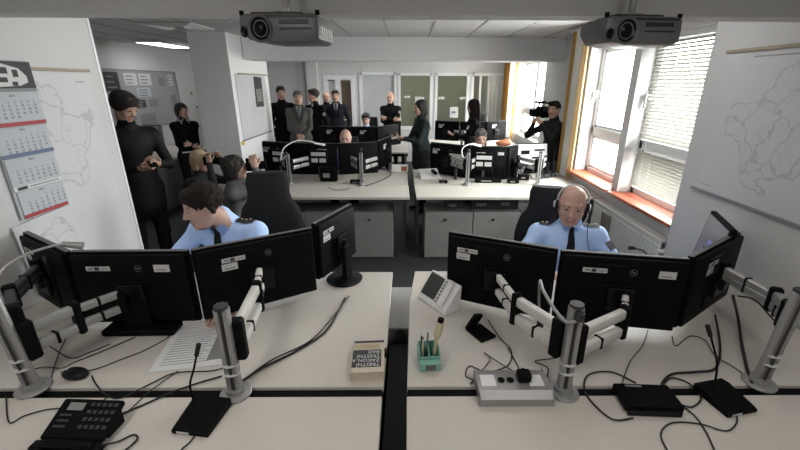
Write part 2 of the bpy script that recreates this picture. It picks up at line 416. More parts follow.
def person(label, loc, rz=0, h=1.76, pose='stand', lean=0., twist=0., head=(0, 0, 0), hoff=(0,0,0), wr=None, hints=None, hn=None, curl=.5, build=1., sh=1., female=False,
           top='knit_black', leg='trouser', skin='skin', brow='brow', hair=None, hairmat='hair_dark', res=.010, coat=False, group=None, feet=None, group_extra=None, pel=None, cat='person', sleeves=True, hsc=1.):
    g = thing('person', label, cat, loc, rz, group)
    s = h/1.78; f = Field(); B = build
    zp = {'stand': .93, 'sit': .53, 'kneel': .30}[pose]*s
    pelv = V3(0, 0, zp) if pel is None else np.array(pel, float)
    ax = V3(0, -math.sin(lean), math.cos(lean)); fw = V3(0, -math.cos(lean), -math.sin(lean)); ex = V3(1, 0, 0)
    if twist:
        q = rotm(twist); ex = q@ex; fw = q@fw
    belly = pelv+ax*.14*s; chest = pelv+ax*.36*s; nb = pelv+ax*.545*s
    S = [nb-ax*.088*s+ex*sg*.165*s*sh for sg in (1, -1)]
    hipw = .095*s
    # torso
    Rt = np.stack([ex, -fw, ax], 1)
    f.ell(pelv, V3(.165*B, .12*B, .125)*s, LEG, .05, rot=Rt)
    f.ell(belly, V3(.152*B, .115*B, .16)*s, TOP, .05, rot=Rt)
    f.ell(chest, V3(.152*sh, .112*B, .17)*s, TOP, .05, rot=Rt)
    f.ell(chest+ax*.06*s+fw*.01, V3(.158*sh, .094, .11)*s, TOP, .05, rot=Rt)
    if female:
        for sg in (1, -1): f.ell(chest+fw*.085*s+ex*sg*.07*s, V3(.06, .055, .06)*s, TOP, .04, rot=Rt)
    if coat: f.cone(pelv+ax*.10, pelv-V3(0, 0, .14)*s, .135*s*B, .150*s*B, TOP, .05)
    # neck and yoke
    for i in (0, 1): f.cone(nb-ax*.045*s, S[i]+ax*.008, .055*s, .050*s, TOP, .04)
    hc0 = nb+ax*.152*s+fw*.03*s+np.array(hoff)
    Hd = rotm(head[0], head[1], head[2]); Hf = lambda x, y, z: hc0+Hd@(V3(x, y, z)*hs)
    hs = s*(.98 if not female else .93)*hsc
    f.cone(nb-ax*.03, Hf(0, .018, -.055), .060*s, .053*s, SKIN, .03)
    f.cone(nb-ax*.05-fw*.006, nb+ax*.030*s+fw*.010, .072*s, .063*s, TOP, .02)     # collar stand
    # head
    def he(c, r, lab=SKIN, k=.02, op='+'): f.ell(Hf(*c), np.array(r)*hs, lab, k, op, rot=Hd)
    def hcn(a, b, ra, rb, lab=SKIN, k=.015, op='+'): f.cone(Hf(*a), Hf(*b), ra*hs, rb*hs, lab, k, op)
    he((0, .014, .030), (.074, .092, .086)); he((0, -.022, -.02), (.062, .068, .082), k=.03); he((0, -.046, -.082), (.037, .034, .028), k=.035)
    hcn((.05, .0, -.045), (.02, -.055, -.09), .022, .018, k=.03); hcn((-.05, .0, -.045), (-.02, -.055, -.09), .022, .018, k=.03)
    he((.036, -.062, -.02), (.024, .02, .026), k=.02); he((-.036, -.062, -.02), (.024, .02, .026), k=.02)
    hcn((-.034, -.072, .033), (.034, -.072, .033), .0125, .0125, k=.02)
    he((.031, -.100, .010), (.019, .020, .012), op='-'); he((-.031, -.100, .010), (.019, .020, .012), op='-')
    for sg in (1, -1):
        he((sg*.031, -.074, .010), (.0135, .0125, .0115), EYE, .003); he((sg*.031, -.0815, .010), (.0062, .0065, .0062), IRIS, .002)
        hcn((sg*.018, -.083, .029), (sg*.046, -.076, .031), .0048, .0036, BROW, .004)
        hcn((sg*.019, -.083, .020), (sg*.043, -.077, .018), .0045, .0045, SKIN, .005)
        he((sg*.077, .012, -.002), (.009, .019, .031), k=.008); he((sg*.071, .004, -.002), (.010, .012, .018), k=.01)
    hcn((0, -.082, .020), (0, -.108, -.022), .0085, .0115, k=.010); he((.011, -.093, -.027), (.008, .010, .008), k=.008); he((-.011, -.093, -.027), (.008, .010, .008), k=.008)
    he((0, -.080, -.056), (.026, .014, .012), k=.012); hcn((-.020, -.0885, -.0545), (.020, -.0885, -.0545), .0042, .0042, LIP, .004); hcn((-.016, -.088, -.063), (.016, -.088, -.063), .0055, .0055, LIP, .004)
    he((0, -.074, -.088), (.022, .016, .014), k=.02)
    # arms
    up, fo = .285*s, .255*s
    wr = wr or [(.26, -.02, zp-.10*s), (-.26, -.02, zp-.10*s)]
    hints = hints or [(.5, .6, -.4), (-.5, .6, -.4)]
    info = {}
    for i, sg in enumerate((1, -1)):
        El, W = ik(S[i], np.array(wr[i], float), up, fo, np.array(hints[i], float))
        f.ell(S[i], V3(.056, .060, .060)*s*max(1, B*.95), TOP, .04)
        f.cone(S[i], El, .050*s*B, .042*s*B, TOP, .03); fs = (W-El)/np.linalg.norm(W-El)
        f.cone(El, W-fs*.015, .041*s*B, .031*s, TOP if sleeves else SKIN, .02); f.cone(W-fs*.03, W+fs*.012, .026*s, .024*s, SKIN, .01)
        nn = np.array((hn[i] if hn else (-sg*1., 0, 0)), float)
        hand(f, W, fs, nn, np.array((0, -1., .3)) if abs(nn[1]) < .7 else np.array((-sg*1., 0, .2)), s*(1 if not female else .92), curl)
        info['W%d' % i] = W; info['E%d' % i] = El; info['F%d' % i] = fs
    # legs
    for i, sg in enumerate((1, -1)):
        Hp = pelv+V3(sg*hipw, 0, -.02)
        if pose == 'stand': K = V3(sg*.10*s, -.025, .50*s); A = V3(sg*.105*s, .02, .085*s); T = A+V3(sg*.02, -.15*s, -.05*s)
        elif pose == 'sit': K = V3(sg*.13*s, pelv[1]-.42*s, .51*s); A = V3(sg*.14*s, pelv[1]-.38*s, .09*s); T = A+V3(sg*.02, -.15*s, -.05*s)
        else: K = V3(sg*.14*s, -.36*s, .14*s); A = V3(sg*.10*s, .09, .11*s); T = A+V3(0, .10*s, -.07*s)
        f.cone(Hp, K, .088*s*B, .058*s, LEG, .05); f.cone(K, A, .056*s, .040*s, LEG, .03)
        f.ell(K+(A-K)*.3+V3(0, .02, 0), V3(.052, .056, .11)*s, LEG, .03)
        f.cone(A+V3(0, .03*s*(1 if pose != 'kneel' else -1), -.04*s), T, .038*s, .034*s, SHOE, .02)
    mats = [skin, top, leg, 'shoe', brow, 'lip', 'eye', 'iris']
    f.build('body', mats, g, res)
    # hair
    if hair:
        q = Field(); H2 = lambda c, r, lab=0, k=.02, op='+': q.ell(Hf(*c), np.array(r)*hs, lab, k, op, rot=Hd)
        hcn2 = lambda a, b, ra, rb, k=.02: q.cone(Hf(*a), Hf(*b), ra*hs, rb*hs, 0, k)
        rr = max(.0055, res*.6)
        if hair == 'short':
            H2((0, .020, .040), (.083, .100, .088)); H2((0, -.105, -.028), (.085, .085, .088), op='-'); H2((0, -.03, -.085), (.12, .12, .065), op='-')
            hcn2((-.04, -.052, .105), (.045, -.058, .10), .022, .020, k=.025)
        elif hair == 'full':
            H2((0, .022, .042), (.089, .106, .092)); hcn2((-.045, -.050, .092), (.040, -.058, .088), .026, .024, k=.03); hcn2((.075, .02, .03), (.072, .03, -.03), .018, .014); hcn2((-.075, .02, .03), (-.072, .03, -.03), .018, .014)
            H2((0, -.100, -.022), (.088, .082, .080), op='-'); H2((0, -.05, -.09), (.12, .10, .07), op='-')
        elif hair == 'bald':
            H2((0, .022, .015), (.0775, .094, .075)); H2((0, -.06, .085), (.10, .14, .075), op='-'); H2((0, -.095, -.02), (.10, .09, .10), op='-'); H2((0, -.02, -.08), (.12, .10, .055), op='-')
        elif hair == 'bob':
            H2((0, .025, .035), (.092, .108, .095)); H2((0, .05, -.05), (.088, .075, .10), k=.05); hcn2((.070, -.01, .03), (.068, .01, -.09), .024, .020); hcn2((-.070, -.01, .03), (-.068, .01, -.09), .024, .020)
            H2((0, -.115, -.035), (.060, .085, .088), op='-')
        elif hair == 'long':
            H2((0, .022, .038), (.090, .106, .093)); H2((0, .055, -.06), (.092, .070, .13), k=.05); H2((0, .06, -.17), (.09, .06, .11), k=.05)
            hcn2((.072, -.01, .02), (.075, .01, -.17), .026, .022); hcn2((-.072, -.01, .02), (-.075, .01, -.17), .026, .022)
            H2((0, -.115, -.045), (.062, .085, .10), op='-')
        q.build('hair', [hairmat], g, rr, tuft=0 if hair == 'bald' else .006)
        if hair == 'long': pass
    info.update(g=g, f=f, Hf=Hf, Hd=Hd, nb=nb, S=S, chest=chest, s=s, hs=hs, ax=ax, fw=fw, pelv=pelv)
    return info

def strip_on(info, pts, widths, th, name, m, off=.006):
    """thin strip of cloth lying on the front of the body through (x,z) points"""
    f = info['f']; mb = MB(); rows = []; pp = []; ww = []
    for i in range(len(pts)-1):
        n = max(1, int(abs(pts[i+1][1]-pts[i][1])/.02))
        for k in range(n):
            t = k/n; pp.append((pts[i][0]+(pts[i+1][0]-pts[i][0])*t, pts[i][1]+(pts[i+1][1]-pts[i][1])*t)); ww.append(widths[i]+(widths[i+1]-widths[i])*t)
    pp.append(pts[-1]); ww.append(widths[-1])
    for (x, z), w in zip(pp, ww):
        rows.append([(x+k*w/2, min(f.front(x+k*w/2, z), f.front(x, z)+.012)-off, z) for k in (-1, 0, 1)])
    mb.grid(rows, thick=th); return mb.build(name, m, info['g'])
def tie(info, m='tie_black', z0=None, L=.36, w=.07):
    nb = info['nb']; zt = float(nb[2])+.005; x0 = float(nb[0])
    zs = [zt, zt-.035, zt-.05, zt-.15, zt-L*.8, zt-L]; ws = [.034, .028, .034, w*.8, w, w*.2]
    return strip_on(info, [(x0, z) for z in zs], ws, .006, 'tie', m, off=.008)
def collar(info, m, sz=1., drop=0.):
    f = info['f']; nb = info['nb']; zt = float(nb[2])+.02-drop; x0 = float(nb[0]); mb = MB()
    for sg in (1, -1):
        P = [(x0+sg*.012, zt+.006), (x0+sg*.058*sz, zt+.030), (x0+sg*.075*sz, zt-.006), (x0+sg*.040*sz, zt-.055*sz)]
        y0 = f.front(x0, zt-.03); V = [(x, min(f.front(x, z), y0+abs(x-x0)*.9)-.010, z) for x, z in P]
        mb.grid([[V[0], V[1]], [V[3], V[2]]], thick=.004)
    return mb.build('collar', m, info['g'])
def shirt_v(info, mshirt, mlapel=None, L=.22, w=.10):
    nb = info['nb']; zt = float(nb[2])+.015; x0 = float(nb[0])
    strip_on(info, [(x0, zt), (x0, zt-.05), (x0, zt-L*.6), (x0, zt-L)], [w, w*.9, w*.5, .01], .004, 'shirt_front', mshirt, off=.004)
    if mlapel:
        for sg in (1, -1):
            strip_on(info, [(x0+sg*.065, zt+.01), (x0+sg*.075, zt-.07), (x0+sg*.045, zt-.15), (x0+sg*.012, zt-.27)], [.035, .06, .045, .02], .005, 'lapel', mlapel, off=.008)

# ================================================================== THE SETTING
CZ = 2.50; XL = -2.0; XLL = -4.86; XW = 2.05; YB = 10.0
struct(MB().b2((-5.1, -3.2, -.12), (2.46, 12.4, 0)), 'floor', 'floor')
struct(MB().b2((-5.1, -3.2, CZ), (2.46, 12.4, CZ+.15)), 'ceiling', 'ceiling')
mb = MB(); x = -4.70
while x < 2.3:
    mb.b2((x-.006, 2.1, CZ-.006), (x+.006, YB, CZ+.004)); x += .555
for y in (3.4, 8.6): mb.b2((-4.86, y-.006, CZ-.006), (2.33, y+.006, CZ+.004))
struct(mb, 'trim_1', 'alu_dark')                                     # joints of the ceiling panels
struct(MB().b2((-4.86, 1.99, 2.155), (2.2, 2.13, CZ)), 'trim_2', 'beam_grey')      # downstand beam near the camera
struct(MB().b2((-2.43, 6.38, 2.185), (2.4, 6.9, CZ)), 'trim_3', 'wall_lightened')     # second beam
# left side
struct(MB().b2((XL-.14, -3, 0), (XL, 2.79, CZ)), 'wall_left', 'wall')
struct(MB().b2((-5.1, -3, 0), (XLL, 12.2, CZ)), 'wall_outer_left', 'wall')
mb = MB().b2((-2.95, 5.88, 0), (-2.44, 7.42, CZ)); struct(mb, 'wall_pillar_left', 'wall_lightened')
# back
def wall_with_openings(name, x0, x1, y0, y1, z0, z1, ops, axis, m='wall'):
    """solid wall slab split round its openings; ops = (a0, a1, zlo, zhi) along the wall"""
    mb = MB(); a0, a1 = (y0, y1) if axis == 'y' else (x0, x1); cur = a0
    def put(p, q, lo, hi):
        if q-p < 1e-4 or hi-lo < 1e-4: return
        if axis == 'y': mb.b2((x0, p, lo), (x1, q, hi))
        else: mb.b2((p, y0, lo), (q, y1, hi))
    for (p, q, lo, hi) in sorted(ops):
        put(cur, p, z0, z1); put(p, q, z0, lo); put(p, q, hi, z1); cur = q
    put(cur, a1, z0, z1); struct(mb, name, m)
wall_with_openings('wall_right', 1.92, 2.5, -3, 2.72, 0, CZ, [], 'y')
wall_with_openings('wall_window', XW, 2.36, 2.72, 5.25, 0, CZ, [(2.82, 3.77, .85, 2.275), (3.89, 4.82, .85, 2.275)], 'y')
wall_with_openings('wall_far_right', 2.33, 2.46, 5.25, YB+2.2, 0, CZ, [(7.2, 9.35, .85, 2.30)], 'y')
wall_with_openings('wall_back', -4.86, 2.33, YB, YB+.10, 0, CZ,
    [(-1.95, -1.30, .02, 1.98), (-1.13, -.28, .82, 2.085), (-.22, .57, .82, 2.075), (.66, 1.44, .82, 2.075), (1.52, 2.30, .02, 2.075)], 'x')
struct(MB().b2((-2.36, YB-.13, 0), (-2.11, YB, CZ)), 'trim_4', 'wall')       # pilaster on the back wall
struct(MB().b2((-5.1, -3.2, 0), (2.6, -3, CZ)), 'wall_front', 'wall')
struct(MB().b2((-5.1, 12.2, 0), (2.46, 12.4, CZ)), 'wall_corridor', 'hall_wall')

def window_unit(n, xg, y0, y1, z0, z1, zt, handle=True, mull=()):
    """PVC window in the plane x = xg; transom at zt; panes, handle and sill are its pieces"""
    w = sthing('window_%d' % n, (xg, (y0+y1)/2, z0)); fw = .055
    fr = MB()
    for (a, b, lo, hi) in ((y0, y0+fw, z0, z1), (y1-fw, y1, z0, z1), (y0, y1, z0, z0+fw), (y0, y1, z1-fw, z1), (y0, y1, zt-.05, zt+.05)):
        fr.b2((xg-.035, a, lo), (xg+.035, b, hi), bev=.006)
    for m_ in mull: fr.b2((xg-.034, m_-.045, z0), (xg+.034, m_+.045, z1), bev=.006)
    fr.build('frame', 'pvc', w, world=True)
    for lo, hi in ((z0+fw, zt-.05), (zt+.05, z1-fw)):
        ys = [y0+fw]+[v for m_ in mull for v in (m_-.045, m_+.045)]+[y1-fw]
        sash = MB()
        for a, b in zip(ys[::2], ys[1::2]):
            for (p, q, l, h) in ((a, a+.03, lo, hi), (b-.03, b, lo, hi), (a, b, lo, lo+.03), (a, b, hi-.03, hi)): sash.b2((xg-.022, p, l), (xg+.02, q, h))
            MB().b2((xg-.003, a+.03, lo+.03), (xg+.003, b-.03, hi-.03)).build('pane', 'glass', w, world=True)
        sash.build('sash', 'pvc', w, world=True)
    if handle:
        hd = MB().b2((xg-.06, y1-.052, 1.72), (xg-.035, y1-.022, 1.80), bev=.004); hd.cyl((xg-.05, y1-.037, 1.78), (xg-.075, y1-.037, 1.78), .010).b2((xg-.085, y1-.047, 1.66), (xg-.068, y1-.027, 1.79), bev=.005)
        hd.build('handle', 'white', w, world=True)
    return w
w1 = window_unit(1, 2.215, 2.82, 3.77, .87, 2.275, 1.345)
w2 = window_unit(2, 2.215, 3.89, 4.82, .87, 2.275, 1.345)
MB().b2((1.965, 2.735, .845), (2.19, 3.80, .875), bev=.006).build('window_sill', 'sill', w1, world=True)
MB().b2((1.965, 3.85, .845), (2.19, 4.86, .875), bev=.006).build('window_sill', 'sill', w2, world=True)
w3 = window_unit(3, 2.42, 7.2, 9.35, .87, 2.30, 1.36, mull=(7.85, 8.6))
def partition(n, x0, x1, z0, z1, bars=(), fm='pvc', pane='glass', pl=None):
    w = sthing('window_%d' % n, ((x0+x1)/2, YB, z0)); fr = MB(); fw = .045
    for (a, b, lo, hi) in ((x0-.02, x0+fw, z0-.02, z1+.02), (x1-fw, x1+.02, z0-.02, z1+.02), (x0, x1, z0-.02, z0+fw), (x0, x1, z1-fw, z1+.02)):
        fr.b2((a, YB-.03, lo), (b, YB+.10, hi))
    for b in bars: fr.b2((b-.025, YB-.02, z0), (b+.025, YB+.08, z1))
    fr.build('frame', fm, w, world=True)
    p = MB().b2((x0+.02, YB+.03, z0+.02), (x1-.02, YB+.042, z1-.02)).build('pane', pane, w, world=True)
    return w
partition(4, -1.13, -.28, .82, 2.085, pane='frost')
partition(5, -.22, .57, .82, 2.075); partition(6, .66, 1.44, .82, 2.075)
partition(7, 1.52, 2.30, .02, 2.075, bars=(1.72, 1.93, 2.12))
d1 = sthing('door_1', (-1.62, YB, 0)); mb = MB()
for (a, b, lo, hi) in ((-1.99, -1.90, 0, 2.03), (-1.35, -1.26, 0, 2.03), (-1.985, -1.265, 1.935, 2.028), (-1.72, -1.60, 0, 1.95)): mb.b2((a, YB-.03+.004*(b-a > .3)+.006*(.1 < b-a < .3), lo), (b, YB+.101+.002*(b-a > .3), hi))
mb.build('frame', 'pvc', d1, world=True)
MB().b2((-1.58, YB+.04, .02), (-1.36, YB+.08, 1.90), bev=.003).build('leaf', 'door_wood', d1, world=True)
MB().b2((-1.90, YB+.04, .02), (-1.72, YB+.05, 1.90)).build('pane', 'frost', d1, world=True)
MB().cyl((-1.54, YB+.03, 1.02), (-1.54, YB-.03, 1.02), .01).cyl((-1.54, YB-.03, 1.02), (-1.45, YB-.03, 1.02), .009).build('door_handle', 'chrome', d1, world=True)
# plinth where foreground left wall ends
struct(MB().b2((XL-.145, 2.775, 0), (XL+.004, 2.795, CZ)), 'trim_5', 'pvc')
for nm, lo, hi in (('baseboard_right', (2.035, 2.72, 0), (2.05, 5.25, .07)), ('baseboard_back', (-4.86, YB-.012, 0), (-1.99, YB, .07)), ('baseboard_left', (-4.86, 2, 0), (-4.845, YB, .07))):
    struct(MB().b2(lo, hi), nm, 'cabinet')

# ------------------------------------------------------------------ blind, curtains, radiator
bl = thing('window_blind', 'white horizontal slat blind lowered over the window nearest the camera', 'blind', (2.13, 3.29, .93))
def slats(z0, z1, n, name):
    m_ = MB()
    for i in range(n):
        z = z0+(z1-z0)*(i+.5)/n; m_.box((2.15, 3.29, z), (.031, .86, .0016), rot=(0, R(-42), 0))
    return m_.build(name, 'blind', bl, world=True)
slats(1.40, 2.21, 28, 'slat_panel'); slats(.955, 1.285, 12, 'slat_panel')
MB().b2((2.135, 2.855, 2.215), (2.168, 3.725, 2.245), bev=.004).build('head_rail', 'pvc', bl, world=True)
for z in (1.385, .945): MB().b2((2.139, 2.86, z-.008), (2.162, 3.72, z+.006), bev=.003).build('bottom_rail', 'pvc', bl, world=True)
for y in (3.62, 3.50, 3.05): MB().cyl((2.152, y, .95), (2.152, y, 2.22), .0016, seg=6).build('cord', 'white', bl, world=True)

def curtain(label, x, y0, y1, z0, z1, segs):
    c = thing('curtain', label, 'curtain', (x, (y0+y1)/2, z0))
    for (a, b, m_, nm) in segs:
        rows = []
        for i in range(33):
            t = i/32; y = a+(b-a)*t; xx = x+.025*math.sin(t*(b-a)/.085*2*PI)
            rows.append([(xx, y, z0), (xx+.004, y, (z0+z1)/2), (xx, y, z1)])
        MB().grid(rows, thick=.002).build(nm, m_, c, world=True)
    MB().cyl((x, y0-.1, z1+.012), (x, y1+.1, z1+.012), .012).build('curtain_rail', 'white', c, world=True)
curtain('ochre and white curtain drawn aside between the two large windows and the cameraman', 1.99, 4.80, 5.22, .10, 2.45, [(5.13, 5.22, 'ochre', 'curtain_edge'), (4.93, 5.13, 'sheer', 'curtain_white'), (4.80, 4.93, 'tan', 'curtain_drop')])  # white panel paints the light showing through between the folds
curtain('ochre and white curtain hanging by the far window next to the glass partition', 2.24, 8.75, 9.85, .10, 2.33, [(9.25, 9.85, 'ochre', 'curtain_edge'), (8.85, 9.25, 'sheer', 'curtain_white'), (8.75, 8.85, 'ochre', 'curtain_drop')])

ra = thing('radiator', 'long white panel radiator under the windows', 'radiator', (1.99, 3.4, .15))
mb = MB().b2((1.945, 2.82, .16), (1.96, 3.99, .72), bev=.004).b2((2.01, 2.82, .16), (2.025, 3.99, .72), bev=.004)
y = 2.85
while y < 3.97: mb.b2((1.936, y-.010, .19), (1.950, y+.010, .69), bev=.005); y += .034
mb.build('panel', 'radiator', ra, world=True)
mb = MB().b2((1.942, 2.815, .715), (2.028, 3.995, .735), bev=.003)
y = 2.84
while y < 3.98: mb.b2((1.955, y-.003, .733), (2.015, y+.003, .739)); y += .02
mb.build('top_grille', 'radiator', ra, world=True)
MB().cyl((1.985, 2.82, .66), (1.985, 2.765, .66), .011).cyl((1.985, 2.775, .66), (1.90, 2.775, .66), .018, .024).build('valve', 'white', ra, world=True)
MB().tube([(1.985, 2.775, .65), (1.985, 2.775, .3), (1.985, 2.775, .02)], .009).build('pipe', 'radiator', ra, world=True)
MB().b2((1.96, 3.0, .002), (2.01, 3.04, .17)).b2((1.96, 3.75, .002), (2.01, 3.79, .17)).build('foot', 'radiator', ra, world=True)
fo = MB().b2((1.895, 3.56, .48), (1.932, 3.68, .69), bev=.004).b2((1.89, 3.565, .64), (1.90, 3.675, .70)).build('wall_folder', 'tan'); 
fo.data.materials[0] = mat('folder_brown', (.20,.18,.15), .7); tag(fo, 'slim brownish folder hanging on the white radiator', 'folder')

# ------------------------------------------------------------------ ceiling fixtures
cl = thing('ceiling_light', 'lit fluorescent ceiling light in the side room at left', 'ceiling light', (-4.12, 7.45, CZ-.07))
MB().b2((-4.32, 6.9, CZ-.045), (-3.92, 8.0, CZ-.002), bev=.004).build('housing', 'white', cl, world=True)
MB().b2((-4.29, 6.93, CZ-.052), (-3.95, 7.97, CZ-.044)).build('diffuser', 'lamp_on', cl, world=True)
va = thing('air_vent', 'square ceiling air diffuser above the side room', 'air vent', (-2.72, 5.25, CZ-.03))
mb = MB()
for i in range(5):
    a = .29-.05*i; zz = CZ-.012-.003*i
    for (sx, sy, lx, ly) in ((0, 1, a, .012), (0, -1, a, .012), (1, 0, .012, a), (-1, 0, .012, a)): mb.box((-2.72+sx*a, 5.25+sy*a, zz), (lx*2, ly*2, .010), rot=(R(25)*sy, -R(25)*sx, 0))
mb.build('louvre', 'white', va, world=True); MB().b2((-3.0, 4.97, CZ-.006), (-2.44, 5.53, CZ-.001)).build('backing', 'charcoal', va, world=True)

# ------------------------------------------------------------------ projectors
def projector(label, x, y, z, rz):
    g = thing('projector', label, 'projector', (x, y, z), rz, 'projectors hanging from the ceiling')
    # silver body with a rounded belly, seen from its front
    mb = MB(); W, D, H_ = .160, .110, .098
    poly = [(-W, .095), (-W-.004, .055), (-W+.012, .03), (-.13, .010), (-.06, 0), (W-.02, 0), (W+.002, .012), (W+.004, .055), (W, .095), (W-.02, .105), (-W+.02, .105)]
    mb.prism(poly, -D, D); bmesh.ops.bevel(mb.bm, geom=[e for e in mb.bm.edges if abs(abs(e.verts[0].co.y)-D) < 1e-4 and abs(e.verts[0].co.y-e.verts[1].co.y) < 1e-4], offset=.012, segments=2, affect='EDGES', profile=.5)
    mb.build('housing', 'projector', g)
    MB().b2((-.09, -D-.002, .089), (.145, -D+.02, .098), bev=.002).b2((-.12, -D+.02, .100), (.09, D-.04, .113), bev=.004).build('top_panel', 'projector_dark', g)
    m2 = Matrix.Translation((-.075, -D-.001, .050)) @ Matrix.Rotation(PI/2, 4, 'X') @ Matrix.Diagonal((.92, 1, 1, 1))
    lz = MB().lathe([(.040, -.004), (.050, -.004), (.053, .004), (.050, .008), (.043, .004), (.040, -.006)], seg=36)
    bmesh.ops.transform(lz.bm, matrix=m2, verts=lz.bm.verts); lr = lz.build('lens_ring', 'projector', g)
    lz = MB().lathe([(.042, -.012), (.042, .003), (.030, -.002), (.018, .0035), (.002, .006)], seg=36); bmesh.ops.transform(lz.bm, matrix=m2, verts=lz.bm.verts); lz.build('lens', 'lens', g)
    lz = MB().lathe([(.018, -.008), (.018, .004), (.010, .002)], seg=24); bmesh.ops.transform(lz.bm, matrix=Matrix.Translation((-.143, -D-.002, .038)) @ Matrix.Rotation(PI/2, 4, 'X') @ Matrix.Diagonal((.75, 1.15, 1, 1)), verts=lz.bm.verts); lz.build('focus_window', 'lens', g)
    MB().b2((.0, -D-.002, .064), (.125, -D+.01, .084), bev=.004).b2((.0, -D-.002, .044), (.135, -D+.01, .055), bev=.004).build('front_vent', 'projector_dark', g)
    mb = MB()
    for k in range(5): mb.b2((W-.002, -.085+.034*k, .03), (W+.006, -.065+.034*k, .06))
    mb.build('socket_panel', 'white', g)
    for sx in (-.155, .155): MB().cyl((sx, -D+.02, .10), (sx, -D+.02, .117), .009).build('foot', 'black', g)
    MB().cyl((0, 0, .113), (0, 0, .122), .055).b2((-.01, -.012, .12), (.01, .012, .17)).cyl((0, 0, .14), (0, 0, CZ-z), .014).build('ceiling_bracket', 'alu', g)
projector('grey ceiling projector above the left half of the room', -.505, 1.87, 2.022, R(-5))
projector('grey ceiling projector above the right half of the room by the windows', .940, 1.87, 2.020, R(5))

# ------------------------------------------------------------------ desks
def slab(mb, poly, z0, z1): mb.prism(poly, z0, z1, axis='z')
def desk(label, rear, front, strip, legs, panels, group='control room desks in three rows'):
    xs = [p[0] for p in rear+front]; ys = [p[1] for p in rear+front]
    g = thing('control_desk', label, 'desk', (sum(xs)/len(xs), sum(ys)/len(ys), 0), 0, group)
    for poly, nm in ((rear, 'rear_top'), (front, 'front_top')):
        mb = MB(); slab(mb, poly, .722, .75); bmesh.ops.bevel(mb.bm, geom=[e for e in mb.bm.edges if e.verts[0].co.z > .74 and e.verts[1].co.z > .74], offset=.003, segments=1, affect='EDGES'); mb.build(nm, 'desk', g, world=True)
    MB().b2(strip[0], strip[1]).build('cable_tray', 'black', g, world=True)
    for (a, b) in panels: MB().b2(a, b, bev=.002).build('side_panel', 'panel_grey', g, world=True)
    for (px, py) in legs: MB().b2((px-.03, py-.03, 0), (px+.03, py+.03, .722)).build('leg', 'charcoal', g, world=True)
    return g
desk('front left pale grey desk with the book and the left officer behind it', [(-1.985, 1.255), (-.095, 1.255), (-.095, 2.26), (-1.985, 2.26)], [(-1.985, .45), (-.088, .45), (-.098, 1.205), (-1.985, 1.205)],
     ((-1.985, 1.206, .60), (-.10, 1.254, .735)), [(-1.9, .6), (-1.9, 2.1)], [((-.16, .5, 0), (-.13, 2.15, .722))])
desk('front right pale grey desk with the teal pen holder and the officer in headset', [(-.003, 1.255), (1.90, 1.255), (1.90, 2.27), (.045, 2.27), (.010, 1.93)], [(-.004, .45), (1.90, .45), (1.90, 1.205), (-.004, 1.205)],
     ((0, 1.206, .60), (1.90, 1.254, .735)), [(1.83, .6), (1.83, 2.1)], [((.03, .5, 0), (.06, 1.9, .722))])
desk('second row left pale desk under four monitors and the white gooseneck lamp', [(-1.955, 4.535), (-.0, 4.535), (-.01, 5.40), (-1.955, 5.40)], [(-1.955, 4.00), (.018, 4.00), (.005, 4.515), (-1.955, 4.515)],
     ((-1.95, 4.516, .60), (0, 4.534, .735)), [(-1.9, 5.3)], [((-1.935, 4.05, 0), (-1.905, 5.3, .722)), ((-.06, 4.55, 0), (-.03, 5.35, .722))])
desk('second row right pale desk beside the curtain and window sill', [(.075, 4.535), (2.03, 4.535), (2.03, 5.23), (1.93, 5.40), (.065, 5.40)], [(.09, 4.00), (2.03, 4.00), (2.03, 4.515), (.075, 4.515)],
     ((.08, 4.516, .60), (2.03, 4.534, .735)), [(1.9, 5.2)], [((1.99, 4.05, 0), (2.02, 5.1, .722)), ((.10, 4.55, 0), (.13, 5.35, .722))])
desk('third row left desk in front of the standing officials', [(-1.56, 7.3), (.0, 7.3), (.0, 8.0), (-1.56, 8.0)], [(-1.56, 6.85), (.0, 6.85), (.0, 7.28), (-1.56, 7.28)], ((-1.55, 7.281, .60), (0, 7.299, .735)), [(-1.45, 7.9), (-.1, 7.9)], [((-1.54, 6.9, 0), (-1.51, 7.9, .722)), ((-.06, 6.9, 0), (-.03, 7.9, .722))])
desk('third row right desk in front of the glass partition', [(.12, 7.5), (2.1, 7.5), (2.1, 8.5), (.12, 8.5)], [(.12, 6.95), (2.1, 6.95), (2.1, 7.48), (.12, 7.48)], ((.12, 7.481, .60), (2.1, 7.499, .735)), [(2.0, 8.4), (.2, 8.4)], [((.14, 7.0, 0), (.17, 8.4, .722)), ((2.04, 7.0, 0), (2.07, 8.4, .722))])

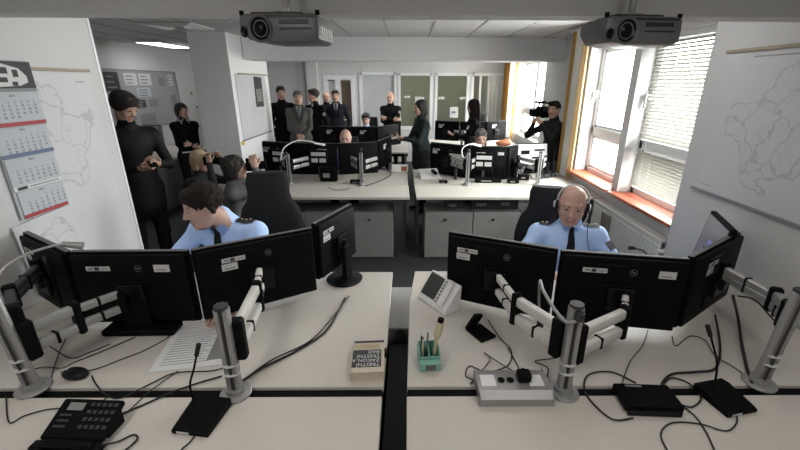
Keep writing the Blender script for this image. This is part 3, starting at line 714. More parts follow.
# pedestal between the front desks and low cabinets under row two
pd = thing('drawer_pedestal', 'pale grey low cabinet in the gap between the two front desks', 'cabinet', (-.04, 2.07, 0))
MB().b2((-.125, 1.86, 0), (.024, 2.30, .60), bev=.003).build('carcass', 'cabinet', pd, world=True)
MB().b2((-.127, 1.85, .60), (.026, 2.31, .615), bev=.002).build('top_panel', 'desk_edge', pd, world=True)
dk = thing('cable_duct', 'tall dark cable duct standing in the gap between the front desks', 'cable duct', (-.05, 1.5, 0))
MB().b2((-.10, 1.02, 0), (.0, 1.84, .52), bev=.004).build('duct_body', 'charcoal', dk, world=True); MB().b2((-.098, 1.03, .52), (-.002, 1.83, .53)).build('duct_lid', 'charcoal', dk, world=True)
def cabinet(x0, x1, knob, label):
    g = thing('low_cabinet', label, 'cabinet', ((x0+x1)/2, 4.3, 0), 0, 'low grey cabinets under the second row desks')
    MB().b2((x0, 4.13, 0), (x1, 4.48, .545), bev=.002).build('carcass', 'cabinet', g, world=True)
    d = MB().b2((x0+.003, 4.112, .015), (x1-.003, 4.129, .540), bev=.002).build('door', 'cabinet', g, world=True)
    MB().cyl((knob, 4.112, .455), (knob, 4.095, .455), .010).build('knob', 'black', d, world=False) if False else None
    k = MB().cyl((knob-(x0+x1)/2, 4.112-4.3, .465), (knob-(x0+x1)/2, 4.092-4.3, .465), .011, seg=14).build('knob', 'black'); k.parent = d
for i, (a, b, kn) in enumerate(((-.64, -.165, -.42), (-1.12, -.645, -.86), (-1.60, -1.125, -1.35), (.185, .71, .41), (.715, 1.24, .93), (1.245, 1.77, 1.5))):
    cabinet(a, b, kn, ['grey low cabinet door left of the central aisle', 'grey low cabinet second from the aisle on the left', 'grey low cabinet behind the left officer, third from the aisle',
                       'grey low cabinet door right of the central aisle', 'grey low cabinet second from the aisle on the right', 'grey low cabinet hidden behind the right officer chair'][i])

# ------------------------------------------------------------------ monitors
def Rx(a): return Matrix.Rotation(a, 4, 'X')
def monitor(label, A, B, zt, H=.365, tilt=0., st=(.2, .84), stand=False, screen='screen_soft', group='black monitors of the front left console', logo=True, lab=True, prod=(), small=False):
    """A, B: floor-plan ends of the top edge, seen from behind (back faces the camera)"""
    A = Vector((A[0], A[1])); B = Vector((B[0], B[1])); c = (A+B)/2; W = (B-A).length-.006; rz = math.atan2(B.y-A.y, B.x-A.x); z0 = zt-H
    g = thing('monitor', label, 'monitor', (c.x, c.y, z0 if not stand else .752), rz, group); dz = 0 if not stand else z0-.752
    T = Matrix.Translation((0, 0, dz)) @ Rx(tilt)
    def P(mb, name, m, par=g):
        bmesh.ops.transform(mb.bm, matrix=T, verts=mb.bm.verts); return mb.build(name, m, par)
    hsg = P(MB().b2((-W/2, .0, 0), (W/2, .026, H), bev=.004).box((0, -.010, H*.5), (W*.975, .022, H*.95), bev=.010, seg=2), 'housing', 'black')
    P(MB().b2((-W/2+.016, .0255, .020), (W/2-.016, .0275, H-.016)), 'screen', screen)
    P(MB().b2((-W*.16, -.028, H*.14), (W*.16, -.018, H*.62), bev=.006), 'rear_cover', 'black')
    P(MB().b2((-.055, -.050, H*.30), (.055, -.034, H*.30+.11), bev=.003).cyl((0, -.048, H*.3+.055), (0, -.07, H*.3+.055), .024), 'mount_plate', 'black_gloss')
    if st:
        x0 = -W/2+st[0]*W; zz = H*.80
        s1 = P(MB().b2((x0-.01, -.0225, zz-.011), (x0+.095, -.0212, zz+.011)), 'inventory_sticker', 'label')
        P(MB().b2((x0, -.0232, zz-.004), (x0+.022, -.0224, zz+.004)).b2((x0+.055, -.0232, zz-.003), (x0+.088, -.0224, zz+.002)), 'sticker_print', 'ink_grey', g)
        P(MB().b2((x0+.028, -.0232, zz-.008), (x0+.048, -.0224, zz+.008)), 'flag_mark', 'ink', g)
        if lab:
            x1 = -W/2+st[1]*W if st[1] > .3 else x0+.022; z1 = zz if st[1] > .3 else zz-.034
            P(MB().b2((x1-.035, -.0225, z1-.018), (x1+.035, -.0212, z1+.017)), 'serial_label', 'label')
            P(MB().b2((x1-.025, -.0232, z1-.010), (x1+.02, -.0224, z1-.005)), 'label_print', 'ink_grey')
    if logo:
        m_ = MB().lathe([(.0150, -.0006), (.0150, .0006), (.0162, .0006), (.0162, -.0006)], seg=28, cap=False)
        bmesh.ops.transform(m_.bm, matrix=Matrix.Translation((W*.08, -.0226, H*.80)) @ Rx(PI/2), verts=m_.bm.verts)
        m_.text('hp', .022, Matrix.Translation((W*.08, -.0226, H*.80+.002)) @ Rx(PI/2), sx=.9)
        P(m_, 'maker_badge', 'alu_dark')
    P(MB().b2((-W*.22, -.0222, H*.87), (W*.02, -.0212, H*.89)), 'vent_slot', 'black_gloss')
    P(MB().b2((-W/2+.003, .003, H-.0005), (W/2-.003, .023, H+.0015)), 'top_sheen', 'panel_grey')  # pale strip stands in for the sheen along the top
    if stand == 'foot':
        MB().b2((-.165, -.075, 0), (.165, .02, .030), bev=.006).b2((-.06, -.05, .02), (.06, -.01, dz+H*.4), bev=.005).build('stand_base', 'black', g)
    elif stand:
        MB().b2((-.035, -.075, .01), (.035, -.045, dz+H*.45), bev=.005).build('stand_column', 'black', g)
        MB().lathe([(.105, 0), (.108, .008), (.10, .014), (.02, .022), (.015, .03)], c=(0, -.04, 0)).build('stand_base', 'black_gloss', g)
    return g
LG = 'black monitors of the front left console'; RG = 'black monitors of the front right console'
monitor('black monitor at far left beside the wall calendar, seen edge-on', (-1.955, 1.905), (-1.53, 1.648), 1.15, st=(.1, .2), group=LG)
monitor('black monitor back on the left console directly above the mouse', (-1.523, 1.652), (-.995, 1.662), 1.15, st=(.16, .78), group=LG, stand='foot')
monitor('black monitor back left of the officer bent over the left desk, two white stickers', (-.985, 1.665), (-.500, 1.965), 1.15, st=(.22, .2), group=LG)
monitor('smaller black monitor on round base, turned towards the left officer', (-.492, 1.985), (-.345, 2.36), 1.165, H=.33, st=(.12, .2), group=LG, stand=True, logo=False)
monitor('black monitor back at the left end of the right console beside the white desk phone', (.205, 1.91), (.695, 1.68), 1.15, H=.375, st=(.13, .2), group=RG)
monitor('black monitor back in front of the right officer, two white stickers in line', (.698, 1.664), (1.235, 1.568), 1.15, st=(.2, .84), group=RG)
monitor('black monitor angled away at the right end of the right console', (1.258, 1.590), (1.722, 1.905), 1.15, st=(.28, .2), group=RG, logo=False)
g = thing('monitor', 'small monitor with lit purple screen peeking out behind the right console', 'monitor', (1.70, 2.02, .752), 0, RG)
Tm = Matrix.Translation((-.06, 0, .14)) @ Matrix.Rotation(R(-112), 4, 'Z') @ Rx(R(-8))
def PT(mb, n, m): bmesh.ops.transform(mb.bm, matrix=Tm, verts=mb.bm.verts); return mb.build(n, m, g)
PT(MB().b2((-.175, 0, 0), (.175, .03, .30), bev=.005), 'housing', 'black'); PT(MB().b2((-.158, -.002, .02), (.158, .001, .282)), 'screen', 'screen_on')
PT(MB().b2((-.02, -.004, .14), (.05, -.0015, .17)).b2((-.06, -.004, .06), (-.02, -.0015, .10)), 'screen_icons', 'screen_mark')
PT(MB().b2((-.04, .03, .08), (.04, .055, .2), bev=.005), 'rear_cover', 'black')
MB().b2((-.04, -.03, .0), (.0, .03, .26)).lathe([(.09, 0), (.09, .012), (.02, .02)]).build('stand', 'black', g)

# row two
G2 = 'monitors of the second row left console'; G3 = 'monitors of the second row right console'
monitor('second row monitor at the far left end by the wall, left of the gooseneck lamp', (-1.90, 5.262), (-1.49, 5.092), 1.15, H=.40, st=(.08, .2), group=G2)
monitor('second row monitor back between the white gooseneck lamp and the seated man', (-1.485, 5.088), (-.893, 5.056), 1.15, H=.40, st=(.62, .2), group=G2)
monitor('second row monitor back directly below the face of the seated balding man', (-.888, 5.056), (-.389, 5.198), 1.15, H=.40, st=None, lab=False, group=G2)
monitor('second row monitor turned edge-on at the aisle end of the left console', (-.384, 5.202), (-.243, 5.68), 1.16, st=(.3, .2), group=G2, logo=False)
monitor('second row right console monitor nearest the aisle', (.290, 5.21), (.728, 4.878), 1.15, H=.40, st=(.12, .2), group=G3)
monitor('second row right console monitor in the middle, below the grey-haired seated man', (.757, 4.874), (1.198, 4.803), 1.15, H=.40, st=(.2, .84), group=G3)
monitor('second row right console monitor turned edge-on towards the window', (1.203, 4.803), (1.385, 5.05), 1.15, H=.40, st=None, group=G3, logo=False, stand=True)
g = thing('monitor', 'bright touch screen facing the camera near the window on the second row', 'monitor', (1.62, 5.22, .752), R(12), G3)
MB().box((0, .0, .24), (.46, .03, .29), rot=(R(-10), 0, 0), bev=.004).build('housing', 'black', g); MB().box((0, -.0165, .243), (.43, .003, .262), rot=(R(-10), 0, 0)).build('screen', 'screen_white', g)
MB().b2((-.16, -.045, .25), (-.05, -.022, .30)).b2((.0, -.035, .19), (.12, -.018, .21)).b2((.02, -.05, .29), (.16, -.030, .31)).build('screen_windows', 'black', g)
MB().b2((-.05, .0, 0), (.05, .05, .2)).b2((-.12, -.06, 0), (.12, .1, .014)).build('stand', 'black', g)
for gx in ((-1.55, 7.19, -1.10, 7.12, 'third row monitor at the left end, below the man in navy suit', 'L', .3), (-1.09, 7.118, -.562, 7.134, 'third row monitor in the middle of the left console', 'L', .5), (-.556, 7.136, -.135, 7.58, 'third row monitor at the aisle end of the left console, below the bald officer', 'L', None)):
    monitor(gx[4], gx[0:2], gx[2:4], 1.15, st=None if gx[6] is None else (gx[6], .2), group='monitors of the third row left console', logo=False)
for gx in ((.52, 7.88, .972, 7.69, 'third row right console monitor behind the woman in grey-green', .2), (.98, 7.682, 1.465, 7.70, 'third row right console monitor behind the long-haired woman', .3), (1.472, 7.70, 1.91, 7.92, 'third row right console monitor nearest the far curtain', .3)):
    monitor(gx[4], gx[0:2], gx[2:4], 1.19, st=(gx[5], .2), group='monitors of the third row right console', logo=False)

# ------------------------------------------------------------------ monitor poles and arms
def pole(label, x, y, top, zt_lean=(0, 0), arms=(), group='aluminium monitor poles with arms', wide=.0245, split=True):
    g = thing('monitor_pole', label, 'monitor arm', (x, y, .75), 0, group); hgt = top-.75; lx, ly = zt_lean
    MB().lathe([(.057, 0), (.058, .006), (.055, .010), (.035, .012), (.034, .03)], c=(0, 0, .001)).build('base_plate', 'alu', g)
    mb = MB(); 
    ax_ = Vector((lx, ly, hgt-.01)); rt_ = Matrix.Translation(Vector((0, 0, .01))+ax_/2) @ ax_.to_track_quat('Z', 'Y').to_matrix().to_4x4() @ Matrix.Rotation(PI/2 if False else 0, 4, 'Z')
    for sx in (-1, 1):
        q_ = MB().box((0, 0, 0), (wide*.78, wide*1.35, ax_.length), bev=wide*.2, seg=2); bmesh.ops.transform(q_.bm, matrix=Matrix.Translation((sx*wide*.62, 0, 0)) @ rt_, verts=q_.bm.verts)
        tmp_ = bpy.data.meshes.new('t'); q_.bm.to_mesh(tmp_); mb.bm.from_mesh(tmp_); bpy.data.meshes.remove(tmp_); q_.bm.free()
    mb.cyl((0, 0, .01), (lx, ly, hgt-.012), wide*.55, seg=4)
    mb.build('pole', 'alu', g)
    MB().cyl((0, -wide*.60, .02), (lx, ly-wide*.60, hgt-.008), wide*.20, seg=8).build('pole_groove', 'charcoal', g)
    MB().cyl((lx, ly, hgt-.002), (lx, ly, hgt+.010), wide*1.05, seg=8).build('pole_cap', 'charcoal', g)
    for zc in (.10, .14): MB().lathe([(wide*1.20, -.0012), (wide*1.23, 0), (wide*1.20, .0012)], c=(lx*zc/hgt, 0, zc)).build('cable_tie', 'label', g) if split else None
    for (p0, p1, p2, z_hi, z_lo, am) in arms:
        a0 = Vector(p0)-Vector((x, y)); a1 = Vector(p1)-Vector((x, y))
        side = Vector((a1.x-a0.x, a1.y-a0.y)).normalized()
        MB().box((a0.x, a0.y, (z_hi+z_lo)/2-.75), (.045, .055, abs(z_hi-z_lo)+.085), rot=(0, 0, math.atan2(side.y, side.x)), bev=.008).build('clamp', 'black', g)
        for zz in (z_hi, z_lo):
            A_ = Vector((a0.x+side.x*.02, a0.y+side.y*.02, zz-.75)); B_ = Vector((a1.x-side.x*.01, a1.y-side.y*.01, zz-.75-.0))
            d = B_-A_; an = math.atan2(d.y, d.x)
            MB().box((A_+B_)/2, (d.length, .034, .044), rot=(0, 0, an), bev=.010, seg=2).build('arm', am, g)
            if zz == z_lo: MB().box(A_+d*.45, (.012, .040, .050), rot=(0, 0, an), bev=.003).build('arm_clip', 'black', g)
        MB().box((a1.x, a1.y, (z_hi+z_lo)/2-.75), (.030, .045, abs(z_hi-z_lo)+.07), rot=(0, 0, math.atan2(side.y, side.x)), bev=.008).build('elbow_joint', 'black', g)
        if p2:
            a2 = Vector(p2)-Vector((x, y)); s2 = (a2-a1).normalized(); an = math.atan2(s2.y, s2.x); L2 = (a2-a1).length
            for zz in (z_hi-.005, z_lo+.005):
                MB().box(((a1.x+a2.x)/2, (a1.y+a2.y)/2, zz-.75), (L2, .028, .034), rot=(0, 0, an), bev=.006).build('fore_arm', am, g)
                MB().box(((a1.x+a2.x)/2, (a1.y+a2.y)/2, zz-.75), (.010, .033, .039), rot=(0, 0, an), bev=.002).build('arm_clip', 'black', g)
            MB().box((a2.x, a2.y, (z_hi+z_lo)/2-.75), (.03, .04, .10), rot=(0, 0, an), bev=.006).build('wrist_joint', 'black', g)
    return g
pole('aluminium monitor pole by the black box at the centre of the left desk', -.655, 1.222, 1.125, arms=[((-.628, 1.25), (-.665, 1.56), (-.715, 1.74), 1.02, .935, 'alu_white')])
pole('aluminium monitor pole at the far left edge of the left desk', -1.445, 1.25, 1.15, zt_lean=(-.03, 0), arms=[((-1.43, 1.28), (-1.36, 1.43), (-1.27, 1.56), .995, .915, 'alu'), ((-1.45, 1.28), (-1.62, 1.45), (-1.73, 1.70), 1.06, 1.02, 'charcoal')])
pole('aluminium monitor pole in the middle of the right desk behind the socket box', .597, 1.222, 1.13, arms=[((.565, 1.26), (.455, 1.46), (.425, 1.68), 1.015, .935, 'alu_white'), ((.640, 1.26), (.885, 1.40), (.955, 1.53), .990, .905, 'alu_white')])
pole('aluminium monitor pole at the right edge of the right desk', 1.395, 1.265, 1.16, zt_lean=(.035, 0), arms=[((1.45, 1.30), (1.50, 1.42), (1.48, 1.67), 1.06, 1.02, 'alu')])
def slim_pole(label, x, y, top): return pole(label, x, y, top, wide=.020, split=False, arms=[((x+.02, y+.03), (x+.16, y+.30), None, 1.01, .94, 'alu'), ((x-.02, y+.03), (x-.16, y+.32), None, 1.01, .94, 'alu')])
slim_pole('slim aluminium pole at the left end of the second row left desk', -1.366, 4.525, 1.10); slim_pole('slim aluminium pole near the aisle end of the second row left desk', -.535, 4.525, 1.12)
slim_pole('slim aluminium pole beside the arched white lamp on the second row right desk', .688, 4.525, 1.13); slim_pole('slim aluminium pole by the bright touch screen on the second row right desk', 1.515, 4.525, 1.13)
slim_pole('slim aluminium pole on the third row left desk', -.50, 7.29, 1.05); slim_pole('slim aluminium pole on the third row right desk', 1.0, 7.49, 1.05)
# white labels stuck to the arms of the second row show as pale blocks on the clamp boards
def clamp_board(label, x, y, z, rz, n):
    g = thing('cable_box', label, 'cable box', (x, y, z), rz, 'black cable boxes with white tags behind the second row monitors')
    MB().b2((-.11, 0, -.10), (.11, .03, .10), bev=.004).build('box_body', 'black', g)
    MB().b2((-.015, .005, -.2375), (.015, .025, -.09)).build('bracket', 'charcoal', g)
    for (a, b, c_, d) in ((-.09, .0, .05, .075), (.0, .09, .05, .075), (-.09, -.01, -.03, .0), (.01, .09, -.03, .0))[:n]:
        MB().b2((a, -.002, c_-.02), (b, .0005, d)).build('tag', 'label', g)
for i, (x, y) in enumerate(((-1.60, 4.94), (-1.10, 4.90), (.58, 4.80), (.90, 4.68))):
    clamp_board(['black cable box with white tags on the left end of the second row left console', 'black cable box with white tags beside the gooseneck lamp', 'black cable box with white tags on the aisle side of the second row right console', 'black cable box with white tags under the seated grey-haired man'][i], x, y, .99, R((-22, -3, -35, -9)[i]), 4)

# ------------------------------------------------------------------ gooseneck lamps
def gooseneck(label, pts, head, r=.006, m='white', hm='white', group='gooseneck lamps'):
    g = thing('gooseneck_lamp', label, 'lamp', pts[0], 0, group)
    MB().tube(pts, r).build('neck', m, g, world=True)
    a, b = head; MB().cyl(a, b, .011, .016, seg=14).build('lamp_head', hm, g, world=True)
    MB().cyl(pts[0], Vector(pts[0])+Vector((0, 0, .03)), .016).build('clamp', 'charcoal', g, world=True)
gooseneck('grey gooseneck lamp bending over the far left monitor under the calendar', [(-1.44, 1.22, 1.155), (-1.461, 1.300, 1.226), (-1.434, 1.380, 1.257), (-1.400, 1.460, 1.260), (-1.387, 1.500, 1.252)], ((-1.395, 1.500, 1.252), (-1.331, 1.520, 1.235)), m='alu', hm='alu', r=.005)
gooseneck('grey gooseneck lamp rising from the pole in front of the right console', [(.60, 1.195, 1.09), (0.557, 1.200, 1.079), (0.529, 1.260, 1.103), (0.515, 1.340, 1.129), (0.529, 1.420, 1.125), (0.572, 1.520, 0.980), (0.602, 1.560, 0.863)], ((0.601, 1.560, 0.874), (0.611, 1.570, 0.814)), m='alu', hm='charcoal')
gooseneck('white gooseneck lamp arching over the second row left monitors', [(-1.368, 4.50, 1.10), (-1.467, 4.600, 1.024), (-1.449, 4.700, 1.147), (-1.329, 4.800, 1.215), (-1.202, 4.860, 1.207), (-1.117, 4.900, 1.178)], ((-1.141, 4.900, 1.177), (-1.020, 4.950, 1.146)), r=.0065)
gooseneck('white gooseneck lamp forming a small arch over the second row right monitors', [(.688, 4.50, 1.13), (0.650, 4.600, 1.052), (0.629, 4.650, 1.137), (0.692, 4.700, 1.187), (0.782, 4.750, 1.192)], ((0.758, 4.750, 1.192), (0.875, 4.800, 1.161)), r=.0065)

# ------------------------------------------------------------------ things on the front desks
g = thing('desk_phone', 'black office desk phone with small display on the left desk corner', 'telephone', (-1.085, .985, .752), R(-3))
T_ = Matrix.Translation((0, .05, .050)) @ Rx(R(24))
def PH(mb, n, m): bmesh.ops.transform(mb.bm, matrix=T_, verts=mb.bm.verts); return mb.build(n, m, g)
PH(MB().b2((-.105, -.055, -.012), (.105, .075, .010), bev=.006), 'phone_body', 'black'); PH(MB().b2((-.070, .035, .010), (-.015, .060, .0125)), 'display', 'cabinet')
mb = MB()
for i_ in range(5):
    for j_ in range(4): mb.b2((.005+.020*i_, .050-.024*j_, .010), (.018+.020*i_, .061-.024*j_, .014))
PH(mb, 'keypad', 'charcoal'); mb = MB()
for j_ in range(3): mb.b2((-.080, .015-.018*j_, .010), (-.040, .022-.018*j_, .013))
PH(mb, 'function_keys', 'charcoal')
MB().b2((-.105, -.045, 0), (.105, .01, .012), bev=.003).b2((-.09, .04, 0), (-.07, .11, .055)).b2((.07, .04, 0), (.09, .11, .055)).build('phone_foot', 'black', g)
mb = MB().tube([(-.09, -.022, .032), (-.05, -.028, .045), (.05, -.028, .045), (.09, -.022, .032)], .012); mb.box((-.09, -.022, .025), (.045, .040, .022), bev=.008).box((.09, -.022, .025), (.045, .040, .022), bev=.008); mb.build('handset', 'black', g)
MB().tube([(.112, -.015, .03), (.135, .02, .008), (.165, .05, .006), (.19, .03, .006), (.17, -.03, .006), (.13, -.07, .006)], .0032).build('handset_cord', 'cable', g)
g = thing('computer_mouse', 'black computer mouse on the left desk', 'mouse', (-1.337, 1.319, 0.752), R(80))
MB().ell((0, 0, .012), (.032, .055, .022), sub=3).build('mouse_body', 'black_gloss', g); MB().cyl((0, .028, .028), (0, .036, .030), .006).build('scroll_wheel', 'label', g)
def mic(label, loc, rz, base, stick, group='desk microphones on black bases'):
    g = thing('desk_microphone', label, 'microphone', loc, rz, group); w, d, h = base
    mb = MB(); mb.prism([(-d/2, 0), (d/2, 0), (d/2, h), (d/2-.03, h+.004), (-d/2+.015, h*.55), (-d/2, h*.4)], -w/2, w/2, axis='x'); mb.build('mic_base', 'black', g)
    MB().b2((-w*.36, -d/2-.001, h*.08), (-w*.02, -d/2+.001, h*.36)).build('button_plate', 'label', g)
    MB().tube([Vector(p)-Vector(loc) for p in stick], .0035).build('gooseneck', 'black', g) if False else None
    t = MB().tube(stick, .0038); t.build('gooseneck', 'black', g, world=True)
    a = Vector(stick[-2]); b = Vector(stick[-1]); u = (b-a).normalized(); MB().cyl(b-u*.01, b+u*.035, .0075, .0085, seg=12).build('mic_capsule', 'black_soft', g, world=True)
mic('black gooseneck microphone standing in front of the left pole', (-.722, 1.10, .752), R(-8), (.13, .145, .032), [(-.775, 1.15, .785), (-0.775, 1.150, 0.854), (-0.754, 1.160, 0.920), (-0.739, 1.170, 0.975)])
mic('black gooseneck microphone on the right desk near the right pole', (1.185, 1.175, .752), R(12), (.13, .145, .030), [(1.16, 1.20, .78), (1.152, 1.210, 0.885), (1.123, 1.220, 0.966), (1.108, 1.230, 1.007)])
g = thing('connection_box', 'flat black device box on the right desk left of the microphone', 'device box', (.885, 1.165, .752), R(-3))
MB().b2((-.100, -.055, .006), (.105, .06, .036), bev=.004).build('box_body', 'black', g); MB().b2((-.095, -.068, 0), (.095, -.05, .022), bev=.003).build('front_lip', 'black_gloss', g); MB().b2((-.06, .040, .0355), (-.0, .050, .0368)).build('box_label', 'cabinet', g)
g = thing('paper_sheet', 'printed paper sheet lying left of the pole under the monitors', 'paper', (-.94, 1.52, .7515), R(10))
MB().b2((-.15, -.16, 0), (.15, .14, .0012)).build('sheet', 'paper', g)
mb = MB()
for i in range(14): mb.b2((-.12, .11-.018*i, .0012), (.03+.05*random.random(), .114-.018*i, .0015))
mb.build('print_lines', 'ink_grey', g); MB().b2((.06, -.12, .0012), (.13, .06, .0015)).build('grey_table', 'cabinet', g)

# the thick law book, lettering upside down for the camera
g = thing('law_book', 'thick cream and black law book lying on the left desk edge', 'book', (-.165, 1.385, .751), R(3))
bw, bd, bh = .132, .205, .045
MB().b2((-bw/2+.003, -bd/2+.003, .003), (bw/2-.003, bd/2-.003, bh-.003)).build('pages', 'cream', g)
MB().b2((-bw/2, -bd/2, 0), (bw/2, bd/2, .003)).b2((-bw/2, -bd/2, bh-.003), (bw/2, bd/2, bh), bev=.001).b2((-bw/2, -bd/2, 0), (-bw/2+.003, bd/2, bh)).build('cover', 'cream', g)
MB().b2((-bw/2+.001, -bd/2+.03, bh), (bw/2-.012, bd/2-.065, bh+.0006)).b2((-bw/2+.001, bd/2-.016, bh), (bw/2-.001, bd/2-.001, bh+.0006)).build('title_panel', 'ink', g)
mb = MB(); q = Matrix.Rotation(PI, 4, 'Z')
for i, t in enumerate(('TRESTNÍ', 'ZÁKON A', 'TRESTNÍ', 'ŘÁD')): mb.text(t, .027, Matrix.Translation((.048, -bd/2+.046+.0265*i, bh+.0008)) @ q, align='LEFT', sx=.93)
mb.build('title_lettering', 'paper', g)
MB().b2((-bw/2+.01, bd/2-.060, bh), (bw/2-.02, bd/2-.020, bh+.0004)).build('cover_band', 'tan', g)
MB().b2((bw/2+.001, .02, .012), (bw/2+.010, .075, .026), bev=.003).build('page_clip', 'black', g)

# teal pen holder
g = thing('pen_holder', 'small teal translucent pen holder on the right desk by the gap', 'pen holder', (.088, 1.41, .752), R(4))
mb = MB(); s_ = .044
for (a, b) in (((-s_, -s_, 0), (s_, s_, .006)), ((-s_, -s_, 0), (-s_+.005, s_, .07)), ((s_-.005, -s_, 0), (s_, s_, .07)), ((-s_, s_-.005, 0), (s_, s_, .07)), ((-s_, -s_, 0), (s_, -s_+.005, .05)), ((-.002, -s_, 0), (.002, s_, .06))): mb.b2(a, b, bev=.001)
mb.b2((-s_, -s_-.028, 0), (s_, -s_-.001, .040), bev=.003); mb.build('cup', 'green', g); MB().b2((-.020, -s_-.0295, .008), (.022, -s_-.0275, .030)).build('label_window', 'panel_grey', g)
def pen(label, x, y, tilt, m, h=.11): 
    p = thing('pen', label, 'pen', (.088+x, 1.41+y, .761), 0, 'pens in the teal holder'); t = Vector(tilt)
    MB().cyl((0, 0, 0), t*h, .004, seg=10).build('barrel', m, p); MB().cyl(t*h, t*(h+.012), .003, .001, seg=8).build('tip', 'black', p)
pen('dark pen standing in the left part of the teal holder', -.018, .01, (-.12, -.1, .98), 'ink'); pen('slim grey pen standing upright in the teal holder', -.010, .02, (.05, -.12, .98), 'ink_grey', .12); pen('brass coloured pen in the teal holder', -.026, -.005, (.02, .05, .99), 'gold', .10)
g = thing('correction_bottle', 'pale yellow marker with black cap standing in the teal holder', 'marker', (.113, 1.415, .762), 0)
MB().cyl((0, 0, 0), (.006, -.004, .085), .008).cyl((.006, -.004, .085), (.012, -.002, .115), .006, .016).cyl((.012, -.002, .115), (.022, .002, .175), .0165, .0165).build('bottle', 'clear_yellow', g); MB().cyl((.022, .002, .175), (.025, .003, .192), .013).build('cap', 'black', g)

# aluminium socket box
g = thing('socket_box', 'aluminium power socket box clamped across the desk gap', 'power strip', (.40, 1.225, .752), R(0))
mb = MB(); mb.prism([(-.075, 0), (.078, 0), (.078, .035), (.045, .052), (-.05, .052), (-.075, .03)], -.135, .135, axis='x'); mb.build('casing', 'alu', g)
MB().b2((-.137, -.076, 0), (-.134, .079, .05)).b2((.134, -.076, 0), (.137, .079, .05)).build('end_cap', 'alu_dark', g)
for x, m_ in ((-.095, 'white'), (.085, 'white')): MB().b2((x-.028, -.03, .0515), (x+.028, .03, .0535), bev=.002).cyl((x, 0, .053), (x, 0, .0545), .021).build('socket_plate', m_, g)
for x in (-.045, -.01): MB().lathe([(.006, 0), (.013, .001), (.014, .004), (.008, .003)], c=(x, 0, .052)).build('data_port', 'black', g)
pg = thing('power_plug', 'black power adapter plugged into the socket box', 'plug', (.44, 1.225, .8065)); MB().box((0, 0, .020), (.050, .045, .036), bev=.006).build('adapter', 'black', pg); MB().box((.005, .026, .02), (.012, .02, .012)).build('strain_relief', 'black_gloss', pg)

# white touch phone console
g = thing('touch_phone', 'white desk telephone with dark touch display near the desk gap', 'telephone', (.120, 1.845, .752), R(-55))
mb = MB(); mb.prism([(0, 0), (.105, 0), (.115, .135), (.100, .142), (0, .014)], -.115, .115, axis='x'); bmesh.ops.bevel(mb.bm, geom=mb.bm.edges[:], offset=.003, segments=1, affect='EDGES'); mb.build('console', 'white', g)
Tf = Matrix.Translation((0, .002, .0165)) @ Rx(math.atan2(.128, .100))
mb = MB().b2((-.105, .022, -.001), (.005, .150, .0025)); bmesh.ops.transform(mb.bm, matrix=Tf, verts=mb.bm.verts); mb.build('display', 'screen_dim', g)
mb = MB()
for i in range(7): mb.b2((.015, .02+.019*i, 0), (.028, .032+.019*i, .003))
bmesh.ops.transform(mb.bm, matrix=Tf, verts=mb.bm.verts); mb.build('key_column', 'cabinet', g)
mb = MB().b2((.045, .012, .002), (.085, .155, .022), bev=.008); bmesh.ops.transform(mb.bm, matrix=Tf, verts=mb.bm.verts); mb.build('handset', 'white', g)
g = thing('tilted_stand', 'black monitor foot lying under the first monitor of the right console', 'stand', (.345, 1.60, .752), R(30)); MB().b2((-.045, -.06, 0), (.045, .06, .012), bev=.003).box((-.02, .03, .055), (.05, .02, .10), rot=(R(20), R(15), 0), bev=.004).build('foot_plate', 'black', g)
g = thing('desk_microphone', 'black gooseneck microphone resting beside the right officer elbow', 'microphone', (1.42, 2.18, .752), R(20), 'desk microphones on black bases')
MB().b2((-.05, -.05, 0), (.05, .05, .03), bev=.004).build('mic_base', 'black', g); MB().tube([(0, 0, .03), (.03, -.01, .10), (.0, .0, .17), (-.06, .03, .19)], .004).build('gooseneck', 'black', g); MB().cyl((-.055, .028, .19), (-.085, .04, .192), .010, .012).build('mic_capsule', 'black_soft', g)

# cables
CB = 'loose black cables on the front desks'
def cable(label, pts, r=.003, m='cable', group=CB):
    p0 = Vector(pts[0]); o = MB().tube(pts, r, seg=7).build('cable', m, loc=p0); tag(o, label, 'cable', group); return o
cable('thick black cable bundle running along the right edge of the left desk', [(-0.679, 1.242, 0.758), (-0.602, 1.356, 0.758), (-0.485, 1.473, 0.758), (-0.392, 1.608, 0.758), (-0.359, 1.782, 0.758), (-0.344, 1.924, 0.758)], .0055)
cable('thin black cable beside the bundle to the round monitor base', [(-0.663, 1.244, 0.766), (-0.580, 1.390, 0.766), (-0.444, 1.527, 0.766), (-0.378, 1.714, 0.766), (-0.323, 1.931, 0.766)], .0035)
cable('black cable from the mouse over the left desk gap', [(-1.270, 1.315, 0.755), (-1.221, 1.270, 0.755), (-1.147, 1.216, 0.755), (-1.075, 1.193, 0.757), (-1.008, 1.266, 0.757), (-0.945, 1.329, 0.757), (-0.809, 1.340, 0.757), (-0.764, 1.358, 0.757)], .0028)
cable('black cable curving from the desk phone to the left pole', [(-1.030, 1.110, 0.755), (-0.966, 1.165, 0.755), (-0.903, 1.218, 0.757), (-0.833, 1.266, 0.757), (-0.747, 1.310, 0.757)], .0035)
cable('thin black cable looping from the far left pole across the front slab', [(-1.506, 1.203, 0.755), (-1.385, 1.085, 0.755), (-1.357, 1.112, 0.755), (-1.293, 1.143, 0.755), (-1.152, 1.157, 0.755), (-1.127, 1.199, 0.757)], .0025)
cable('thin black cable rising to the base of the monitor over the mouse', [(-1.417, 1.339, 0.755), (-1.296, 1.351, 0.755), (-1.220, 1.420, 0.755), (-1.160, 1.480, 0.755), (-1.113, 1.575, 0.755), (-1.134, 1.647, 0.755)], .0022)
